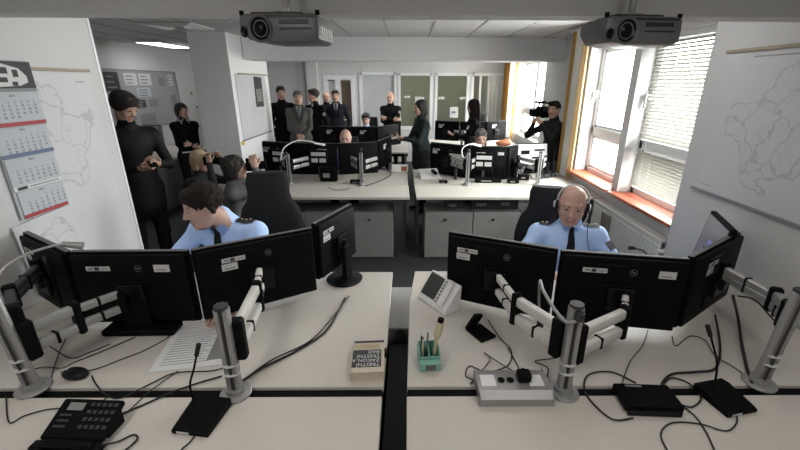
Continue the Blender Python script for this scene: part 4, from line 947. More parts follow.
cable('thin black cable along the rear of the left desk to the mouse', [(-1.549, 1.352, 0.755), (-1.504, 1.370, 0.755), (-1.429, 1.364, 0.755), (-1.405, 1.401, 0.755), (-1.336, 1.481, 0.755), (-1.265, 1.576, 0.755)], .0022)
cable('thin black cable behind the far left arms', [(-1.678, 1.469, 0.755), (-1.629, 1.518, 0.755), (-1.446, 1.427, 0.755), (-1.391, 1.467, 0.755), (-1.344, 1.524, 0.755)], .0025)
cable('thin black cable dropping beside the far left pole', [(-1.371, 1.228, 0.755), (-1.435, 1.322, 0.755), (-1.533, 1.482, 0.755), (-1.587, 1.593, 0.755)], .0022)
cable('thin black cable over the printed paper sheet', [(-0.940, 1.342, 0.756), (-0.985, 1.229, 0.757), (-1.006, 1.132, 0.755), (-1.041, 1.101, 0.755)], .0022)
cable('thin cable from the left microphone base towards the camera', [(-0.714, 1.035, 0.755), (-0.716, 1.000, 0.755), (-0.728, 0.973, 0.755), (-0.730, 0.940, 0.755)], .0025)
cable('tangled black cable loop left of the socket box', [(0.336, 1.188, 0.755), (0.278, 1.273, 0.755), (0.235, 1.308, 0.755), (0.260, 1.368, 0.755), (0.325, 1.331, 0.755), (0.421, 1.373, 0.755), (0.458, 1.473, 0.755), (0.428, 1.561, 0.755), (0.397, 1.695, 0.765)], .0026)
cable('second tangled black cable left of the socket box', [(0.245, 1.262, 0.755), (0.349, 1.397, 0.762), (0.334, 1.450, 0.757), (0.404, 1.359, 0.762), (0.459, 1.328, 0.757), (0.447, 1.485, 0.757)], .0022)
cable('short black cable running to the right console middle pole', [(0.548, 1.283, 0.755), (0.583, 1.354, 0.755), (0.542, 1.398, 0.755), (0.641, 1.424, 0.755), (0.665, 1.494, 0.765)], .0022)
cable('black cable loop left of the flat black box', [(0.798, 1.090, 0.755), (0.721, 1.086, 0.755), (0.682, 1.176, 0.755), (0.691, 1.252, 0.757), (0.742, 1.315, 0.757), (0.837, 1.326, 0.757), (0.901, 1.262, 0.757)], .0035)
cable('thin black cable from the pole under the right officer monitor', [(0.843, 1.257, 0.757), (0.944, 1.388, 0.757), (1.064, 1.504, 0.757), (1.145, 1.608, 0.765)], .0022)
cable('thick black cable from the right console down to the gap', [(1.512, 1.681, 0.800), (1.411, 1.498, 0.760), (1.280, 1.345, 0.760), (1.176, 1.321, 0.760), (1.074, 1.309, 0.760), (1.001, 1.256, 0.757), (0.998, 1.213, 0.757)], .0050)
cable('black cable arc around the right microphone base', [(1.193, 1.130, 0.755), (1.154, 1.071, 0.755), (1.086, 1.033, 0.755), (1.018, 1.063, 0.755), (0.923, 1.068, 0.755), (0.856, 1.022, 0.755), (0.837, 0.952, 0.755)], .0028)
cable('black cable sweeping from the flat black box to the camera', [(1.007, 1.155, 0.755), (1.024, 1.098, 0.755), (1.015, 1.029, 0.755), (0.989, 0.951, 0.755)], .0030)
cable('short black cable between the flat box and microphone base', [(0.995, 1.245, 0.757), (1.062, 1.290, 0.757), (1.112, 1.256, 0.757), (1.106, 1.184, 0.755), (1.042, 1.140, 0.755), (1.004, 1.151, 0.758)], .0032)
cable('thick black cable bundle hanging down to the right pole base', [(1.496, 1.600, 0.953), (1.605, 1.655, 0.800), (1.513, 1.500, 0.758), (1.394, 1.320, 0.760), (1.354, 1.251, 0.760)], .0065)
cable('thin black cable under the angled right monitor', [(1.239, 1.571, 0.757), (1.210, 1.496, 0.757), (1.324, 1.570, 0.757), (1.372, 1.539, 0.757), (1.340, 1.432, 0.757), (1.360, 1.360, 0.757), (1.377, 1.288, 0.757)], .0022)
cable('thin black cable along the arm of the right pole', [(1.538, 1.620, 0.941), (1.504, 1.500, 0.990), (1.542, 1.440, 0.938), (1.527, 1.360, 0.934)], .0035)
cable('looped black cable on the second row left desk near the aisle', [(-0.548, 4.442, 0.757), (-0.606, 5.187, 0.760), (-0.481, 5.266, 0.757), (-0.314, 5.399, 0.757), (-0.219, 5.082, 0.757), (-0.315, 4.743, 0.757), (-0.479, 4.443, 0.757)], .006, group='loose black cables on the second row desks')
cable('thin black cable on the front of the second row left desk', [(-0.904, 4.394, 0.757), (-0.791, 4.261, 0.757), (-0.665, 4.305, 0.757), (-0.656, 4.395, 0.757)], .003, group='loose black cables on the second row desks')
cable('black cable tangle right of the second row window side pole', [(1.374, 4.864, 0.757), (1.588, 5.221, 0.757), (1.567, 4.756, 0.757), (1.829, 5.099, 0.757), (1.943, 4.981, 0.757), (2.098, 5.225, 0.757)], .004, group='loose black cables on the second row desks')
cable('black cable pile before the bright touch screen', [(1.149, 4.862, 0.757), (1.348, 5.285, 0.770), (1.393, 5.035, 0.757), (1.710, 5.710, 0.770), (1.455, 4.977, 0.757), (1.761, 5.487, 0.757)], .006, group='loose black cables on the second row desks')

# small things on the second row
g = thing('small_box', 'white small carton with brown picture on the second row left desk corner', 'box', (-.10, 5.28, .752)); MB().b2((-.115, -.04, 0), (.10, .04, .085), bev=.002).build('carton', 'white', g); MB().b2((.01, -.0415, .012), (.085, -.0405, .072)).build('picture', 'orange', g)
g = thing('desk_phone', 'white office phone with black handset on the second row right desk by the aisle', 'telephone', (.27, 4.92, .752), R(10)); MB().prism([(-.09, 0), (.10, 0), (.10, .09), (-.09, .02)], -.12, .12, axis='x').build('phone_body', 'white', g); MB().b2((.03, -.10, .05), (.085, .10, .085), bev=.015).build('handset', 'black', g)
def blk(label, x, y, sx, sy, sz, rz=0, cat='device box', name='adapter_box', z=.752, m='black'):
    g = thing(name, label, cat, (x, y, z), rz, 'small black devices on the second row desks')
    MB().b2((-sx/2, -sy/2, 0), (sx/2, sy/2, sz), bev=.006).build('box_body', m, g); MB().b2((-sx*.3, -sy/2-.001, sz*.3), (sx*.1, -sy/2+.001, sz*.6)).build('device_label', 'cabinet', g)
blk('small black adapter on the second row left desk front', -.60, 4.60, .16, .07, .04); blk('black console stand under the second row left monitors', -.95, 4.72, .20, .10, .17)
blk('small black adapter on the second row right desk front', .42, 4.62, .10, .06, .03); blk('flat black device below the second row right middle monitor', .96, 4.68, .30, .12, .05); blk('small black adapter right of the flat device', 1.25, 4.62, .13, .07, .05)
blk('black device by the base of the bright touch screen', 1.42, 4.80, .12, .10, .07)
def walkie(label, x, y):
    g = thing('handheld_radio', label, 'radio', (x, y, .752), 0, 'handheld radios standing in chargers by the window'); MB().b2((-.035, -.04, 0), (.035, .04, .05), bev=.006).build('charger', 'charcoal', g)
    MB().b2((-.024, -.018, .03), (.024, .018, .20), bev=.006).build('radio_body', 'black', g); MB().cyl((-.014, 0, .2), (-.014, 0, .33), .007, .005).build('antenna', 'black', g)
for i in range(3): walkie(['handheld radio nearest the pole in its charger on the second row right desk', 'middle one of the handheld radios on the second row right desk', 'handheld radio nearest the curtain in its charger'][i], 1.64+.10*i, 4.86+.05*i)
for i, (px, s) in enumerate(((.03, .10), (.18, .14), (.30, .12))):
    blk(['black binder box on the low cabinet behind the right aisle', 'dark storage box under the second row right desk', 'dark storage box on the low cabinets nearest the chair of the officer in headset'][i], .45+px*2.2, 4.34, s*2, .2, .09+.02*i, name='storage_box', cat='box', z=.547, m='charcoal')

# ------------------------------------------------------------------ chairs
def chair(label, x, y, rz, zt=1.25, bw=.44, head=True, seat=.47, group='black high-back office chairs'):
    g = thing('office_chair', label, 'chair', (x, y, 0), rz, group)      # faces -y locally, back at +y
    MB().box((0, 0, seat-.05), (.48, .48, .09), bev=.035, seg=3).build('seat', 'black_soft', g)
    mb = MB(); rows = []
    H_ = zt-seat-.02; n = 14
    for i in range(n+1):
        t = i/n; z = seat+.03+H_*t; w = bw*(.84+.22*math.sin(PI*min(t/.62, 1)*.9)) if t < .62 else bw*(.95-.30*min((t-.62)/.12, 1)+.02*math.sin((t-.7)*8))
        if not head and t > .9: w *= .9
        if t > .93: w *= .90
        yy = .235+.03*math.cos(t*PI*1.3)+.05*t
        rows.append([(w*math.cos(a)*.5*(1 if abs(math.cos(a)) < 1 else 1), yy+.045*math.sin(a), z) for a in [2*PI*k/20 for k in range(20)]])
    V = [[mb.bm.verts.new((math.copysign(abs(p[0]*2/1)**.75*(1 if True else 0), p[0])*.5 if False else p[0], p[1], p[2])) for p in r] for r in rows]
    for a, b in zip(V, V[1:]):
        for k in range(20): mb.bm.faces.new((a[k], a[(k+1) % 20], b[(k+1) % 20], b[k]))
    mb.bm.faces.new(V[0][::-1]); mb.bm.faces.new(V[-1]); mb.build('backrest', 'black_soft', g)
    MB().cyl((0, .04, .10), (0, .04, seat-.09), .028).build('gas_column', 'charcoal', g)
    MB().box((0, .20, seat-.06), (.07, .22, .03)).box((0, .30, seat+.10), (.06, .025, .34)).build('back_bracket', 'charcoal', g)
    for sx in (-1, 1): MB().tube([(sx*.25, .06, seat-.07), (sx*.29, .05, seat+.05), (sx*.28, .05, seat+.19)], .014).box((sx*.28, .0, seat+.205), (.055, .24, .028), bev=.012, seg=2).build('armrest', 'black', g)
    for k in range(5):
        a = 2*PI*k/5+.3; c, s = math.cos(a), math.sin(a)
        lg = MB().tube([(0, .04, .11), (c*.16, .04+s*.16, .095), (c*.29, .04+s*.29, .072)], .017).build('base_leg', 'charcoal', g)
        MB().cyl((c*.29-s*.02, .04+s*.29+c*.02, .03), (c*.29+s*.02, .04+s*.29-c*.02, .03), .03, seg=16).build('castor', 'black', g)
    return g
chair('black high-back office chair behind the left officer', -.99, 2.68, R(14), 1.23, .46)
chair('black office chair under the officer wearing the headset', 1.02, 2.68, R(-14), 1.12, .44)
chair('black office chair of the balding man at the second row left console', -.86, 5.78, R(4), 1.10, .44)
chair('black office chair of the grey-haired man at the second row right console', 1.02, 5.80, R(-4), 1.10, .44)
chair('black office chair behind the dark-haired person at the third row', -.80, 8.62, 0, 1.16, .44)
chair('empty black office chair at the third row beside the far curtain', 1.42, 8.55, R(-30), 1.24, .44)
chair('empty black office chair turned away at the aisle of the third row', .42, 8.62, R(40), 1.16, .44)

# ================================================================== ON THE WALLS
LW = Matrix(((0,0,1,0),(1,0,0,0),(0,1,0,0),(0,0,0,1)))       # text frame for walls facing +x (reading towards +y)
def lwall(x, y, z): return Matrix.Translation((x, y, z)) @ LW
map_mat('map_left', 6, 1.3, (0, 0, .02), (.30, .33)); map_mat('map_right', 5, 4.1, (0, 0, 0), (.36, .36)); map_mat('map_low', 7, 7.7, (0, 0, 0), (.2, .2)); map_mat('map_pillar', 4, 2.2, (0, 0, -.1), (.3, .25))
g = thing('wall_map', 'large pale map with thin grey road lines on the left wall behind the calendar', 'map', (-2.0, 2.36, 1.53))
o = MB().b2((-.001, -.33, -.41), (.002, .32, .40)).build('map_sheet', 'map_left', g); o.location = (.001, 0, 0)
MB().b2((.0, -.34, .395), (.012, .33, .412), bev=.002).build('top_rod', 'wood', g)
mb = MB(); 
for k in range(6): mb.b2((.003, .20+.012*k, .335), (.0042, .207+.012*k, .341))
mb.build('map_caption', 'cabinet', g)
g = thing('wall_calendar', 'four-block wall calendar with truck picture, red and blue bands', 'calendar', (-1.988, 2.11, 1.58))
def CBx(y0, z0, y1, z1, x0=0, x1=.003): return MB().b2((x0, y0, z0), (x1, y1, z1))
CBx(-.150, -.385, .150, .39, -.006, 0).build('backing_card', 'cal_paper', g)
p = CBx(-.150, .245, .160, .385, 0, .002).build('picture_panel', 'ink', g)
mb = MB(); mb.prism([(-.14, .275), (-.135, .365), (.0, .372), (.085, .352), (.12, .315), (.12, .285), (.07, .268), (-.08, .262)], .002, .0030, axis='x'); mb.build('truck_picture', 'label', g)
mb = MB().b2((.003, -.10, .325), (.0036, .02, .355)).b2((.003, -.105, .285), (.0036, .01, .308)).b2((.003, .045, .31), (.0036, .075, .345)).b2((.003, .03, .268), (.0036, .06, .288)).b2((.003, -.11, .262), (.0036, -.08, .278)); mb.build('truck_windows', 'ink', g)
CBx(-.150, .240, .160, .256, .002, .003).build('caption_strip', 'ink_grey', g)
blocks = [(.235, .075, 'red', -.15, .155), (.070, -.075, 'blue_band', -.15, .150), (-.080, -.240, None, -.145, .145), (-.245, -.385, 'red', -.135, .140)]
for bi, (zt_, zb, band, ya, yb) in enumerate(blocks):
    b = CBx(ya, zb, yb, zt_, .001, .005).build('month_block', 'cal_paper', g); mb = MB(); Hh = zt_-zb
    mb.text('2014', .016, Matrix.Translation((.0052, (ya+yb)/2, zt_-.014)) @ LW)
    for c in range(7):
        for r_ in range(5):
            n = r_*7+c-(1, 3, 5, 2)[bi]
            if 1 <= n <= 30: mb.text(str(n), .0165, Matrix.Translation((.0052, ya+.05+c*.036, zt_-.044-r_*.0185)) @ LW)
    mb.build('date_numbers', 'ink', b)
    if band: CBx(ya, zb, yb, zb+.020, .005, .0062).build('colour_band', band, b)
    else:
        CBx(ya, zb, yb, zb+.022, .005, .0060).build('advert_strip', 'paper', b); m_ = CBx(ya+.02, zb+.003, ya+.075, zb+.019, .006, .0066)
        m_.build('advert_mark', 'ink', b); m_ = MB()
        for k in range(14): m_.b2((.006, ya+.09+k*.013, zb+.008), (.0066, ya+.098+k*.013, zb+.014))
        m_.build('advert_line', 'ink', b)
g = thing('wall_poster', 'pale grey photo map hanging crooked below the calendar', 'poster', (-1.988, 2.09, .985)); o = MB().box((0, 0, 0), (.003, .37, .40), rot=(R(3), 0, 0)).build('sheet', 'map_low', g)
g = thing('wall_map', 'large pale map with thin grey road lines and rods on the right wall', 'map', (1.915, 2.10, 1.635))
MB().b2((-.003, -.50, -.415), (.002, .46, .415)).build('map_sheet', 'map_right', g)
MB().b2((-.014, -.52, .408), (-.002, .475, .426), bev=.002).build('top_rod', 'wood', g); MB().b2((-.014, -.52, -.424), (-.002, .49, -.408), bev=.002).build('bottom_rod', 'ink_grey', g)
mb = MB()
for k in range(16): mb.b2((-.0036, .25-.017*k, .375), (-.0028, .262-.017*k, .383))
for k in range(7): mb.b2((-.0036, .40-.012*k, -.375), (-.0028, .408-.012*k, -.370))
mb.build('map_caption', 'ink_grey', g)
g = thing('wall_map', 'map sheet on wooden rods on the bright pillar left of the centre', 'map', (-2.432, 6.72, 1.5))
MB().b2((-.002, -.72, -.44), (.002, .50, .48)).build('map_sheet', 'map_pillar', g); MB().b2((0, -.62, .475), (.014, .74, .495)).build('top_rod', 'wood', g); MB().b2((0, -.74, -.455), (.014, .52, -.435)).build('bottom_rod', 'ink_grey', g)
g = thing('wall_poster', 'narrow dark photo strip pinned over the map on the bright pillar', 'poster', (-2.424, 6.85, 1.72)); MB().box((0, 0, 0), (.003, .34, .46), rot=(R(-2), 0, 0)).build('photo', 'ink', g); MB().b2((.0016, -.13, -.15), (.0025, .12, .05)).build('photo_detail', 'cabinet', g)
o = MB().box((-2.436, 5.97, 1.02), (.006, .10, .05)).build('wall_sticker', 'yellow', loc=(-2.436, 5.97, 1.02)); tag(o, 'small yellow sticker low on the bright pillar', 'sticker')

g = thing('notice_board', 'wide framed notice board covered with papers in the side room', 'notice board', (XLL, 7.75, 1.57))
MB().b2((0, -1.05, -.5), (.015, 1.12, .49)).build('board_panel', 'board', g); mb = MB()
for lo, hi in (((0, -1.07, .48), (.025, 1.14, .50)), ((0, -1.07, -.51), (.025, 1.14, -.49)), ((0, -1.07, -.51), (.025, -1.05, .5)), ((0, 1.12, -.51), (.025, 1.14, .5))): mb.b2(lo, hi)
mb.build('frame', 'ink_grey', g)
NB = [(-.78, .30, .34, .30, 'ink', 'dark square poster at the left end of the notice board'), (-.75, .0, .30, .22, 'cal_paper', 'pale sheet under the dark poster on the notice board'), (-.48, -.18, .22, .30, 'blue_band', 'bluish leaflet low on the notice board'),
      (-.30, .34, .34, .20, 'label', 'white paper with text near the top of the notice board'), (.10, .34, .36, .20, 'label', 'wide pale sheet in the top middle of the notice board'), (.0, .12, .40, .16, 'cal_paper', 'wide chart in the middle of the notice board'),
      (-.15, -.08, .26, .14, 'ink', 'dark photo in the middle of the notice board'), (.22, -.08, .26, .14, 'ink_grey', 'grey photo right of the dark photo on the notice board'), (-.02, -.36, .46, .20, 'ink_grey', 'large grey photo at the bottom of the notice board'),
      (.62, .30, .18, .16, 'ink_grey', 'small grey picture at the top right of the notice board'), (.92, .33, .16, .22, 'label', 'white note near the right frame of the notice board'), (.93, -.05, .20, .20, 'ink_grey', 'small dark notice at the right end of the notice board'), (-.72, -.33, .30, .24, 'label', 'pale sheet at the lower left of the notice board')]
for (y, z, w, h, m_, lb) in NB:
    q = thing('pinned_paper', lb, 'paper', (XLL+.0165, 7.75+y, 1.57+z), 0, 'papers pinned on the notice board'); MB().b2((0, -w/2, -h/2), (.002, w/2, h/2)).build('sheet', m_, q)
    mb = MB()
    for k in range(3): mb.b2((.002, -w*.38, h*.30-k*h*.28-.02), (.0026, w*(.1+.25*random.random()), h*.30-k*h*.28))
    mb.build('print', 'cabinet' if m_ in ('ink', 'ink_grey', 'blue_band') else 'ink_grey', q)
for y, z, h, lb in ((9.45, 1.62, .22, 'upper white notice on the side room wall right of the board'), (9.6, 1.32, .20, 'lower white notice on the side room wall right of the board')):
    q = thing('wall_notice', lb, 'paper', (XLL+.002, y, z), 0, 'notices on the side room wall'); MB().b2((0, -.09, -h/2), (.003, .09, h/2)).build('sheet', 'label', q); MB().b2((.003, -.06, -.02), (.0036, .05, .04)).build('print', 'ink_grey', q)
g = thing('side_table', 'pale table with papers in the side room behind the man in fur hat', 'table', (-4.2, 6.6, 0))
MB().b2((-4.75, 5.7, .715), (-3.65, 7.5, .75), bev=.003).build('table_top', 'desk', g, world=True); MB().b2((-3.70, 5.75, 0), (-3.67, 7.45, .715)).build('side_panel', 'panel_grey', g, world=True)
for x in (-4.7,): 
    for y in (5.8, 7.4): MB().b2((x-.025, y-.025, 0), (x+.025, y+.025, .715)).build('leg', 'charcoal', g, world=True)
g = thing('brochure_rack', 'small rack of brochures on the side room table', 'rack', (-4.45, 7.1, .752)); mb = MB()
for k in range(3): mb.box((0, 0, .06+.13*k), (.30, .03, .12), rot=(R(-20), 0, 0))
mb.b2((-.16, .03, 0), (.16, .05, .42)); mb.build('rack_frame', 'cabinet', g)
for k in range(3): MB().box((0, -.025, .08+.13*k), (.26, .008, .11), rot=(R(-20), 0, 0)).build('brochures', ('label', 'cal_paper', 'label')[k], g)
for (x, z, w, h, m_, lb) in ((.28, 1.42, .22, .28, 'label', 'white sheet taped to the middle glass panel'), (-.02, 1.55, .13, .05, 'paper', 'small white note on the glass panel beside the bald officer'), (.80, 1.53, .14, .06, 'paper', 'small white note on the glass behind the woman in grey-green'), (1.12, 1.20, .20, .25, 'label', 'white sheet low on the third glass panel'), (1.33, 1.53, .16, .05, 'paper', 'small white note on the third glass panel')):
    q = thing('taped_note', lb, 'paper', (x, YB+.024, z), 0, 'notes taped to the glass partition'); MB().b2((-w/2, -.001, -h/2), (w/2, .002, h/2)).build('sheet', m_, q); MB().b2((-w*.3, -.0018, -h*.1), (w*.2, -.0008, h*.1)).build('print', 'ink_grey', q)

# things on the sill of the far window
g = thing('folded_item', 'reddish cloth bag lying on the desk by the far window sill', 'bag', (1.82, 7.62, .752)); mb = MB().ell((0, 0, .05), (.16, .09, .06), sub=3).ell((.05, .0, .09), (.08, .06, .04)); mb.build('bag_body', 'orange', g); MB().tube([(-.08, 0, .09), (-.03, .0, .15), (.06, 0, .14), (.1, 0, .10)], .008).build('handle', 'black', g)

# ================================================================== PEOPLE
def patch(i, side, m='ink', z=-.11):
    """badge on the outer side of an upper arm"""
    S = i['S'][side]; E_ = i['E%d' % side]; sg = 1 if side == 0 else -1; u = (E_-S)/np.linalg.norm(E_-S); c = S+u*.10
    d = np.array((sg*.6, -.8, .1)); d = d-u*(d@u); d /= np.linalg.norm(d); t = np.cross(u, d); P = c+d*.2; f = i['f']
    for k in range(80):
        if float(f.evalp(P[None])[0]) < .001: break
        P = P-d*.0025
    m_ = MB().box((0, 0, 0), (.055, .008, .062), bev=.003)
    bmesh.ops.transform(m_.bm, matrix=Matrix(((t[0], d[0], -u[0], P[0]), (t[1], d[1], -u[1], P[1]), (t[2], d[2], -u[2], P[2]), (0, 0, 0, 1))), verts=m_.bm.verts); m_.build('sleeve_badge', m, i['g'])
def epaulettes(i, stars=3):
    for sg, S in ((1, i['S'][0]), (-1, i['S'][1])):
        f = i['f']; a = i['nb']+(S-i['nb'])*.46; b = i['nb']+(S-i['nb'])*1.02; rows = []
        for t in (0, .5, 1):
            p = a+(b-a)*t; r_ = []
            for dy in (-.026, 0, .026): zt = f.top(p[0], p[1]+dy-.005); r_.append((p[0], p[1]+dy-.005, zt+.008))
            rows.append(r_)
        e = MB().grid(rows, thick=.006).build('epaulette', 'ink', i['g'])
        mb = MB()
        for k in range(stars):
            p = a+(b-a)*(.30+.24*k); mb.ell((p[0], p[1]-.005, f.top(p[0], p[1]-.005)+.016), (.0065, .0065, .003), sub=1)
        mb.build('rank_star', 'gold', e)

# the officer wearing the headset
o = person('bald police officer in light blue shirt and black tie, wearing a headset', (1.075, 2.53, 0), R(-8), 1.80, 'sit', lean=.10, head=(R(-12), R(13), R(2)), hsc=1.05, hoff=(-.015, -.02, -.012), pel=(0, 0, .455), wr=[(.22, -.42, .80), (-.24, -.40, .80)],
     hn=[(0, 0, -1), (0, 0, -1)], top='shirt_blue', hair='bald', hairmat='hair_stubble', build=1.12, sh=1.12, res=.0052, curl=.3, cat='person')
tie(o); collar(o, 'shirt_blue'); epaulettes(o); patch(o, 0)
Hf = o['Hf']; hp = []
for k in range(13):
    a = PI*k/12; hp.append(tuple(Hf(.087*math.cos(a), .012, .035+.098*math.sin(a))))
hs_ = MB().tube([tuple(Hf(.088, .010, -.01))]+hp+[tuple(Hf(-.088, .010, -.01))], .0062).build('headset_band', 'label', o['g'])
for sg in (1, -1):
    a, b = Hf(sg*.080, .008, -.008), Hf(sg*.098, .008, -.008); MB().cyl(a, b, .032, .028).build('ear_cushion', 'black_soft', o['g']); c, d = Hf(sg*.097, .008, -.008), Hf(sg*.107, .008, -.008); MB().cyl(c, d, .026, .018).build('ear_cup', 'label', o['g'])
MB().tube([tuple(Hf(.097, .0, -.02)), tuple(Hf(.088, -.055, -.062)), tuple(Hf(.050, -.098, -.080)), tuple(Hf(.030, -.105, -.082))], .003).ell(tuple(Hf(.030, -.105, -.082)), (.008, .008, .008), sub=2).build('microphone_boom', 'label', o['g'])
cab = [tuple(Hf(.100, .01, -.03)), tuple(o['nb']+np.array((.10, -.07, .0))), tuple(o['nb']+np.array((.09, -.135, -.08))), tuple(o['nb']+np.array((.13, -.17, -.22))), tuple(o['nb']+np.array((.14, -.20, -.34)))]
MB().tube(cab, .0028).build('headset_cord', 'cable', o['g'])

# the officer bent over the left desk
o = person('police officer with dark brown hair in light blue shirt, bent over the left desk', (-1.075, 2.47, 0), R(-10), 1.84, 'sit', lean=.36, head=(R(-44), R(16), R(-4)), hoff=(-.015, -.05, -.015), pel=(0, 0, .565), wr=[(.27, -.62, .80), (-.30, -.58, .80)],
     hn=[(0, 0, -1), (0, 0, -1)], top='shirt_blue', hair='full', hairmat='hair_brown', build=1.13, sh=1.08, res=.0052, curl=.3)
tie(o, L=.30); collar(o, 'shirt_blue', .9, .045); epaulettes(o); patch(o, 0)

# man in fur hat with phone
o = person('man in black leather jacket and fur hat looking down at a phone', (-2.47, 3.60, 0), R(50), 1.82, 'stand', lean=.05, head=(R(24), R(28), 0), wr=[(.075, -.33, 1.20), (-.06, -.33, 1.18)], hints=[(.6, .3, -.7), (-.6, .3, -.7)], hn=[(-.5, 0, .8), (.5, 0, .8)],
     top='leather', hair='short', build=1.05, sh=1.05, coat=True, res=.008, curl=.8)
q = Field(); q.ell(o['Hf'](0, .014, .062), np.array((.098, .112, .078)), 0, .02, rot=o['Hd']); q.ell(o['Hf'](0, .018, .020), np.array((.100, .095, .06)), 0, .03, rot=o['Hd']); q.ell(o['Hf'](0, -.085, -.03), np.array((.075, .085, .085)), 0, .03, op='-', rot=o['Hd']); q.build('fur_hat', ['fur'], o['g'], .006)
W = (Matrix.Translation((-2.47, 3.60, 0)) @ Matrix.Rotation(R(50), 4, 'Z')) @ Vector((o['W0']+o['W1'])/2+np.array((.0, -.085, .045)))
g = thing('mobile_phone', 'small bright-screened phone in the hand of the man in fur hat', 'phone', W, R(50)); MB().box((0, 0, 0), (.062, .12, .010), rot=(R(35), 0, 0), bev=.003).build('phone_body', 'black', g); MB().box((0, .003, .0065), (.054, .10, .002), rot=(R(35), 0, 0)).build('screen', 'screen_white', g)

# woman with white collar in the side room
o = person('short-haired woman in dark sweater with white collar in the side room', (-3.28, 6.02, 0), R(42), 1.62, 'stand', head=(R(18), R(4), 0), wr=[(-.02, -.20, 1.02), (.03, -.17, .98)], hn=[(0, 1, 0), (0, 1, 0)], top='knit_black', skin='skin_pale', hair='bob', female=True, build=.95, sh=.92, res=.009)
collar(o, 'paper', 1.25); MB().box((0, -.10, 0), (.24, .012, .016)).build('belt', 'label', o['g']).location = (0, -.03, .90)

# two press photographers
def stills_camera(label, owner, loc, rz, off=(0, -.16, 0)):
    Wc = (Matrix.Translation(loc) @ Matrix.Rotation(rz, 4, 'Z')) @ Vector(off)
    g = thing('photo_camera', label, 'camera', Wc, rz, 'photo cameras held at the eye')
    MB().b2((-.068, -.03, -.045), (.068, .03, .040), bev=.008).b2((-.028, -.03, .035), (.028, .03, .065), bev=.008).build('camera_body', 'black', g)
    MB().cyl((0, -.03, -.005), (0, -.13, -.005), .034, .038).cyl((0, -.13, -.005), (0, -.15, -.005), .041).build('lens_barrel', 'black', g); MB().cyl((0, -.150, -.005), (0, -.1515, -.005), .032).build('front_glass', 'lens', g)
def crouch(label, loc, rz, hairs, hm, topm, female, clab, pz):
    o = person(label, loc, rz, 1.68, 'kneel', lean=.06, head=(0, R(2), 0), pel=(0, 0, pz), wr=[(.075, -.24, pz+.66), (-.075, -.24, pz+.65)], hints=[(.25, .2, -1), (-.25, .2, -1)], hn=[(-1, 0, .2), (1, 0, .2)], top=topm, skin='skin_pale', hair=hairs, hairmat=hm, female=female, build=1.05, res=.009, curl=.9)
    Hc = o['Hf'](.0, -.13, .02); stills_camera(clab, o, loc, rz, tuple(Hc)); return o
crouch('blonde woman photographer in dark jacket aiming her camera to the right', (-2.20, 4.14, 0), R(72), 'bob', 'hair_blond', 'jacket_grey', True, 'black photo camera raised by the blonde woman', .45)
o = crouch('dark-haired person in grey jacket with camera, behind the left officer', (-1.68, 3.70, 0), R(108), 'bob', 'hair_dark', 'jacket_light', False, 'black photo camera raised by the dark-haired person in grey', .46)

# television cameraman
CL = (2.05, 5.66, 0); CR = R(-58)
o = person('cameraman in dark jacket filming beside the curtain', CL, CR, 1.68, 'stand', lean=.06, head=(R(10), R(4), R(-4)), wr=[(.02, -.32, 1.36), (-.17, -.24, 1.36)], hints=[(.6, .1, -.8), (-.6, .1, -.8)], hn=[(-1, 0, .2), (1, 0, 0)], top='jacket_grey', hair='short', hairmat='hair_brown', build=1.1, res=.009, curl=.8, coat=True)
Wc = (Matrix.Translation(CL) @ Matrix.Rotation(CR, 4, 'Z')) @ Vector((-.150, -.04, 1.49))
g = thing('video_camera', 'black shoulder video camera carried by the cameraman', 'video camera', Wc, CR)
MB().b2((-.055, -.16, -.07), (.055, .15, .08), bev=.012).build('camera_body', 'black', g); MB().cyl((0, -.16, 0), (0, -.24, 0), .048, .045).box((0, -.255, 0), (.12, .05, .10), bev=.006).build('lens_hood', 'black', g)
MB().tube([(0, -.17, .07), (0, -.15, .12), (0, .02, .12), (0, .06, .07)], .011).build('carry_handle', 'black', g); MB().cyl((0, -.22, .14), (0, -.04, .14), .016).build('shotgun_microphone', 'black_soft', g); MB().b2((.05, -.15, .02), (.10, -.04, .07), bev=.006).build('viewfinder', 'charcoal', g)
MB().cyl((.0, -.10, .085), (.0, -.055, .11), .02).build('camera_lamp', 'label', g); MB().b2((-.052, -.08, -.03), (-.049, .08, .03)).build('side_label', 'label', g)

# two women between the second and third row
o = person('woman in grey-green jacket with dark bob standing in the aisle, holding a notebook', (.20, 5.92, 0), R(-72), 1.68, 'stand', head=(R(-4), R(8), 0), wr=[(.08, -.30, 1.13), (-.10, -.31, 1.10)], hints=[(.6, .4, -.7), (-.6, .4, -.7)], hn=[(0, 0, 1), (-.2, 0, 1)], top='green_grey', skin='skin_pale', hair='bob', female=True, build=1.0, res=.009, coat=True, curl=.6)
MB().ell((.0, 0, 0), (.145, .11, .035), sub=3).build('waist_scarf', 'blue', o['g']).location = (0, 0, .95)
Wn = (Matrix.Translation((.20, 5.92, 0)) @ Matrix.Rotation(R(-72), 4, 'Z')) @ Vector((0, -.42, 1.125))
g = thing('notebook', 'open dark notebook in the hands of the woman in the aisle', 'notebook', Wn, R(-72)); MB().box((0, 0, 0), (.22, .16, .012), rot=(R(12), 0, 0), bev=.002).build('cover', 'black', g); MB().box((0, 0, .008), (.20, .145, .004), rot=(R(12), 0, 0)).build('pages', 'label', g)
Wn = (Matrix.Translation((.20, 5.92, 0)) @ Matrix.Rotation(R(-72), 4, 'Z')) @ Vector((.08, -.36, 1.18))
g = thing('reporter_microphone', 'black hand microphone held upright by the woman in the aisle', 'microphone', Wn, 0); MB().cyl((0, 0, -.02), (0, 0, .14), .013, .016).build('handle', 'black', g); MB().ell((0, 0, .16), (.028, .028, .034)).build('foam_head', 'black_soft', g)
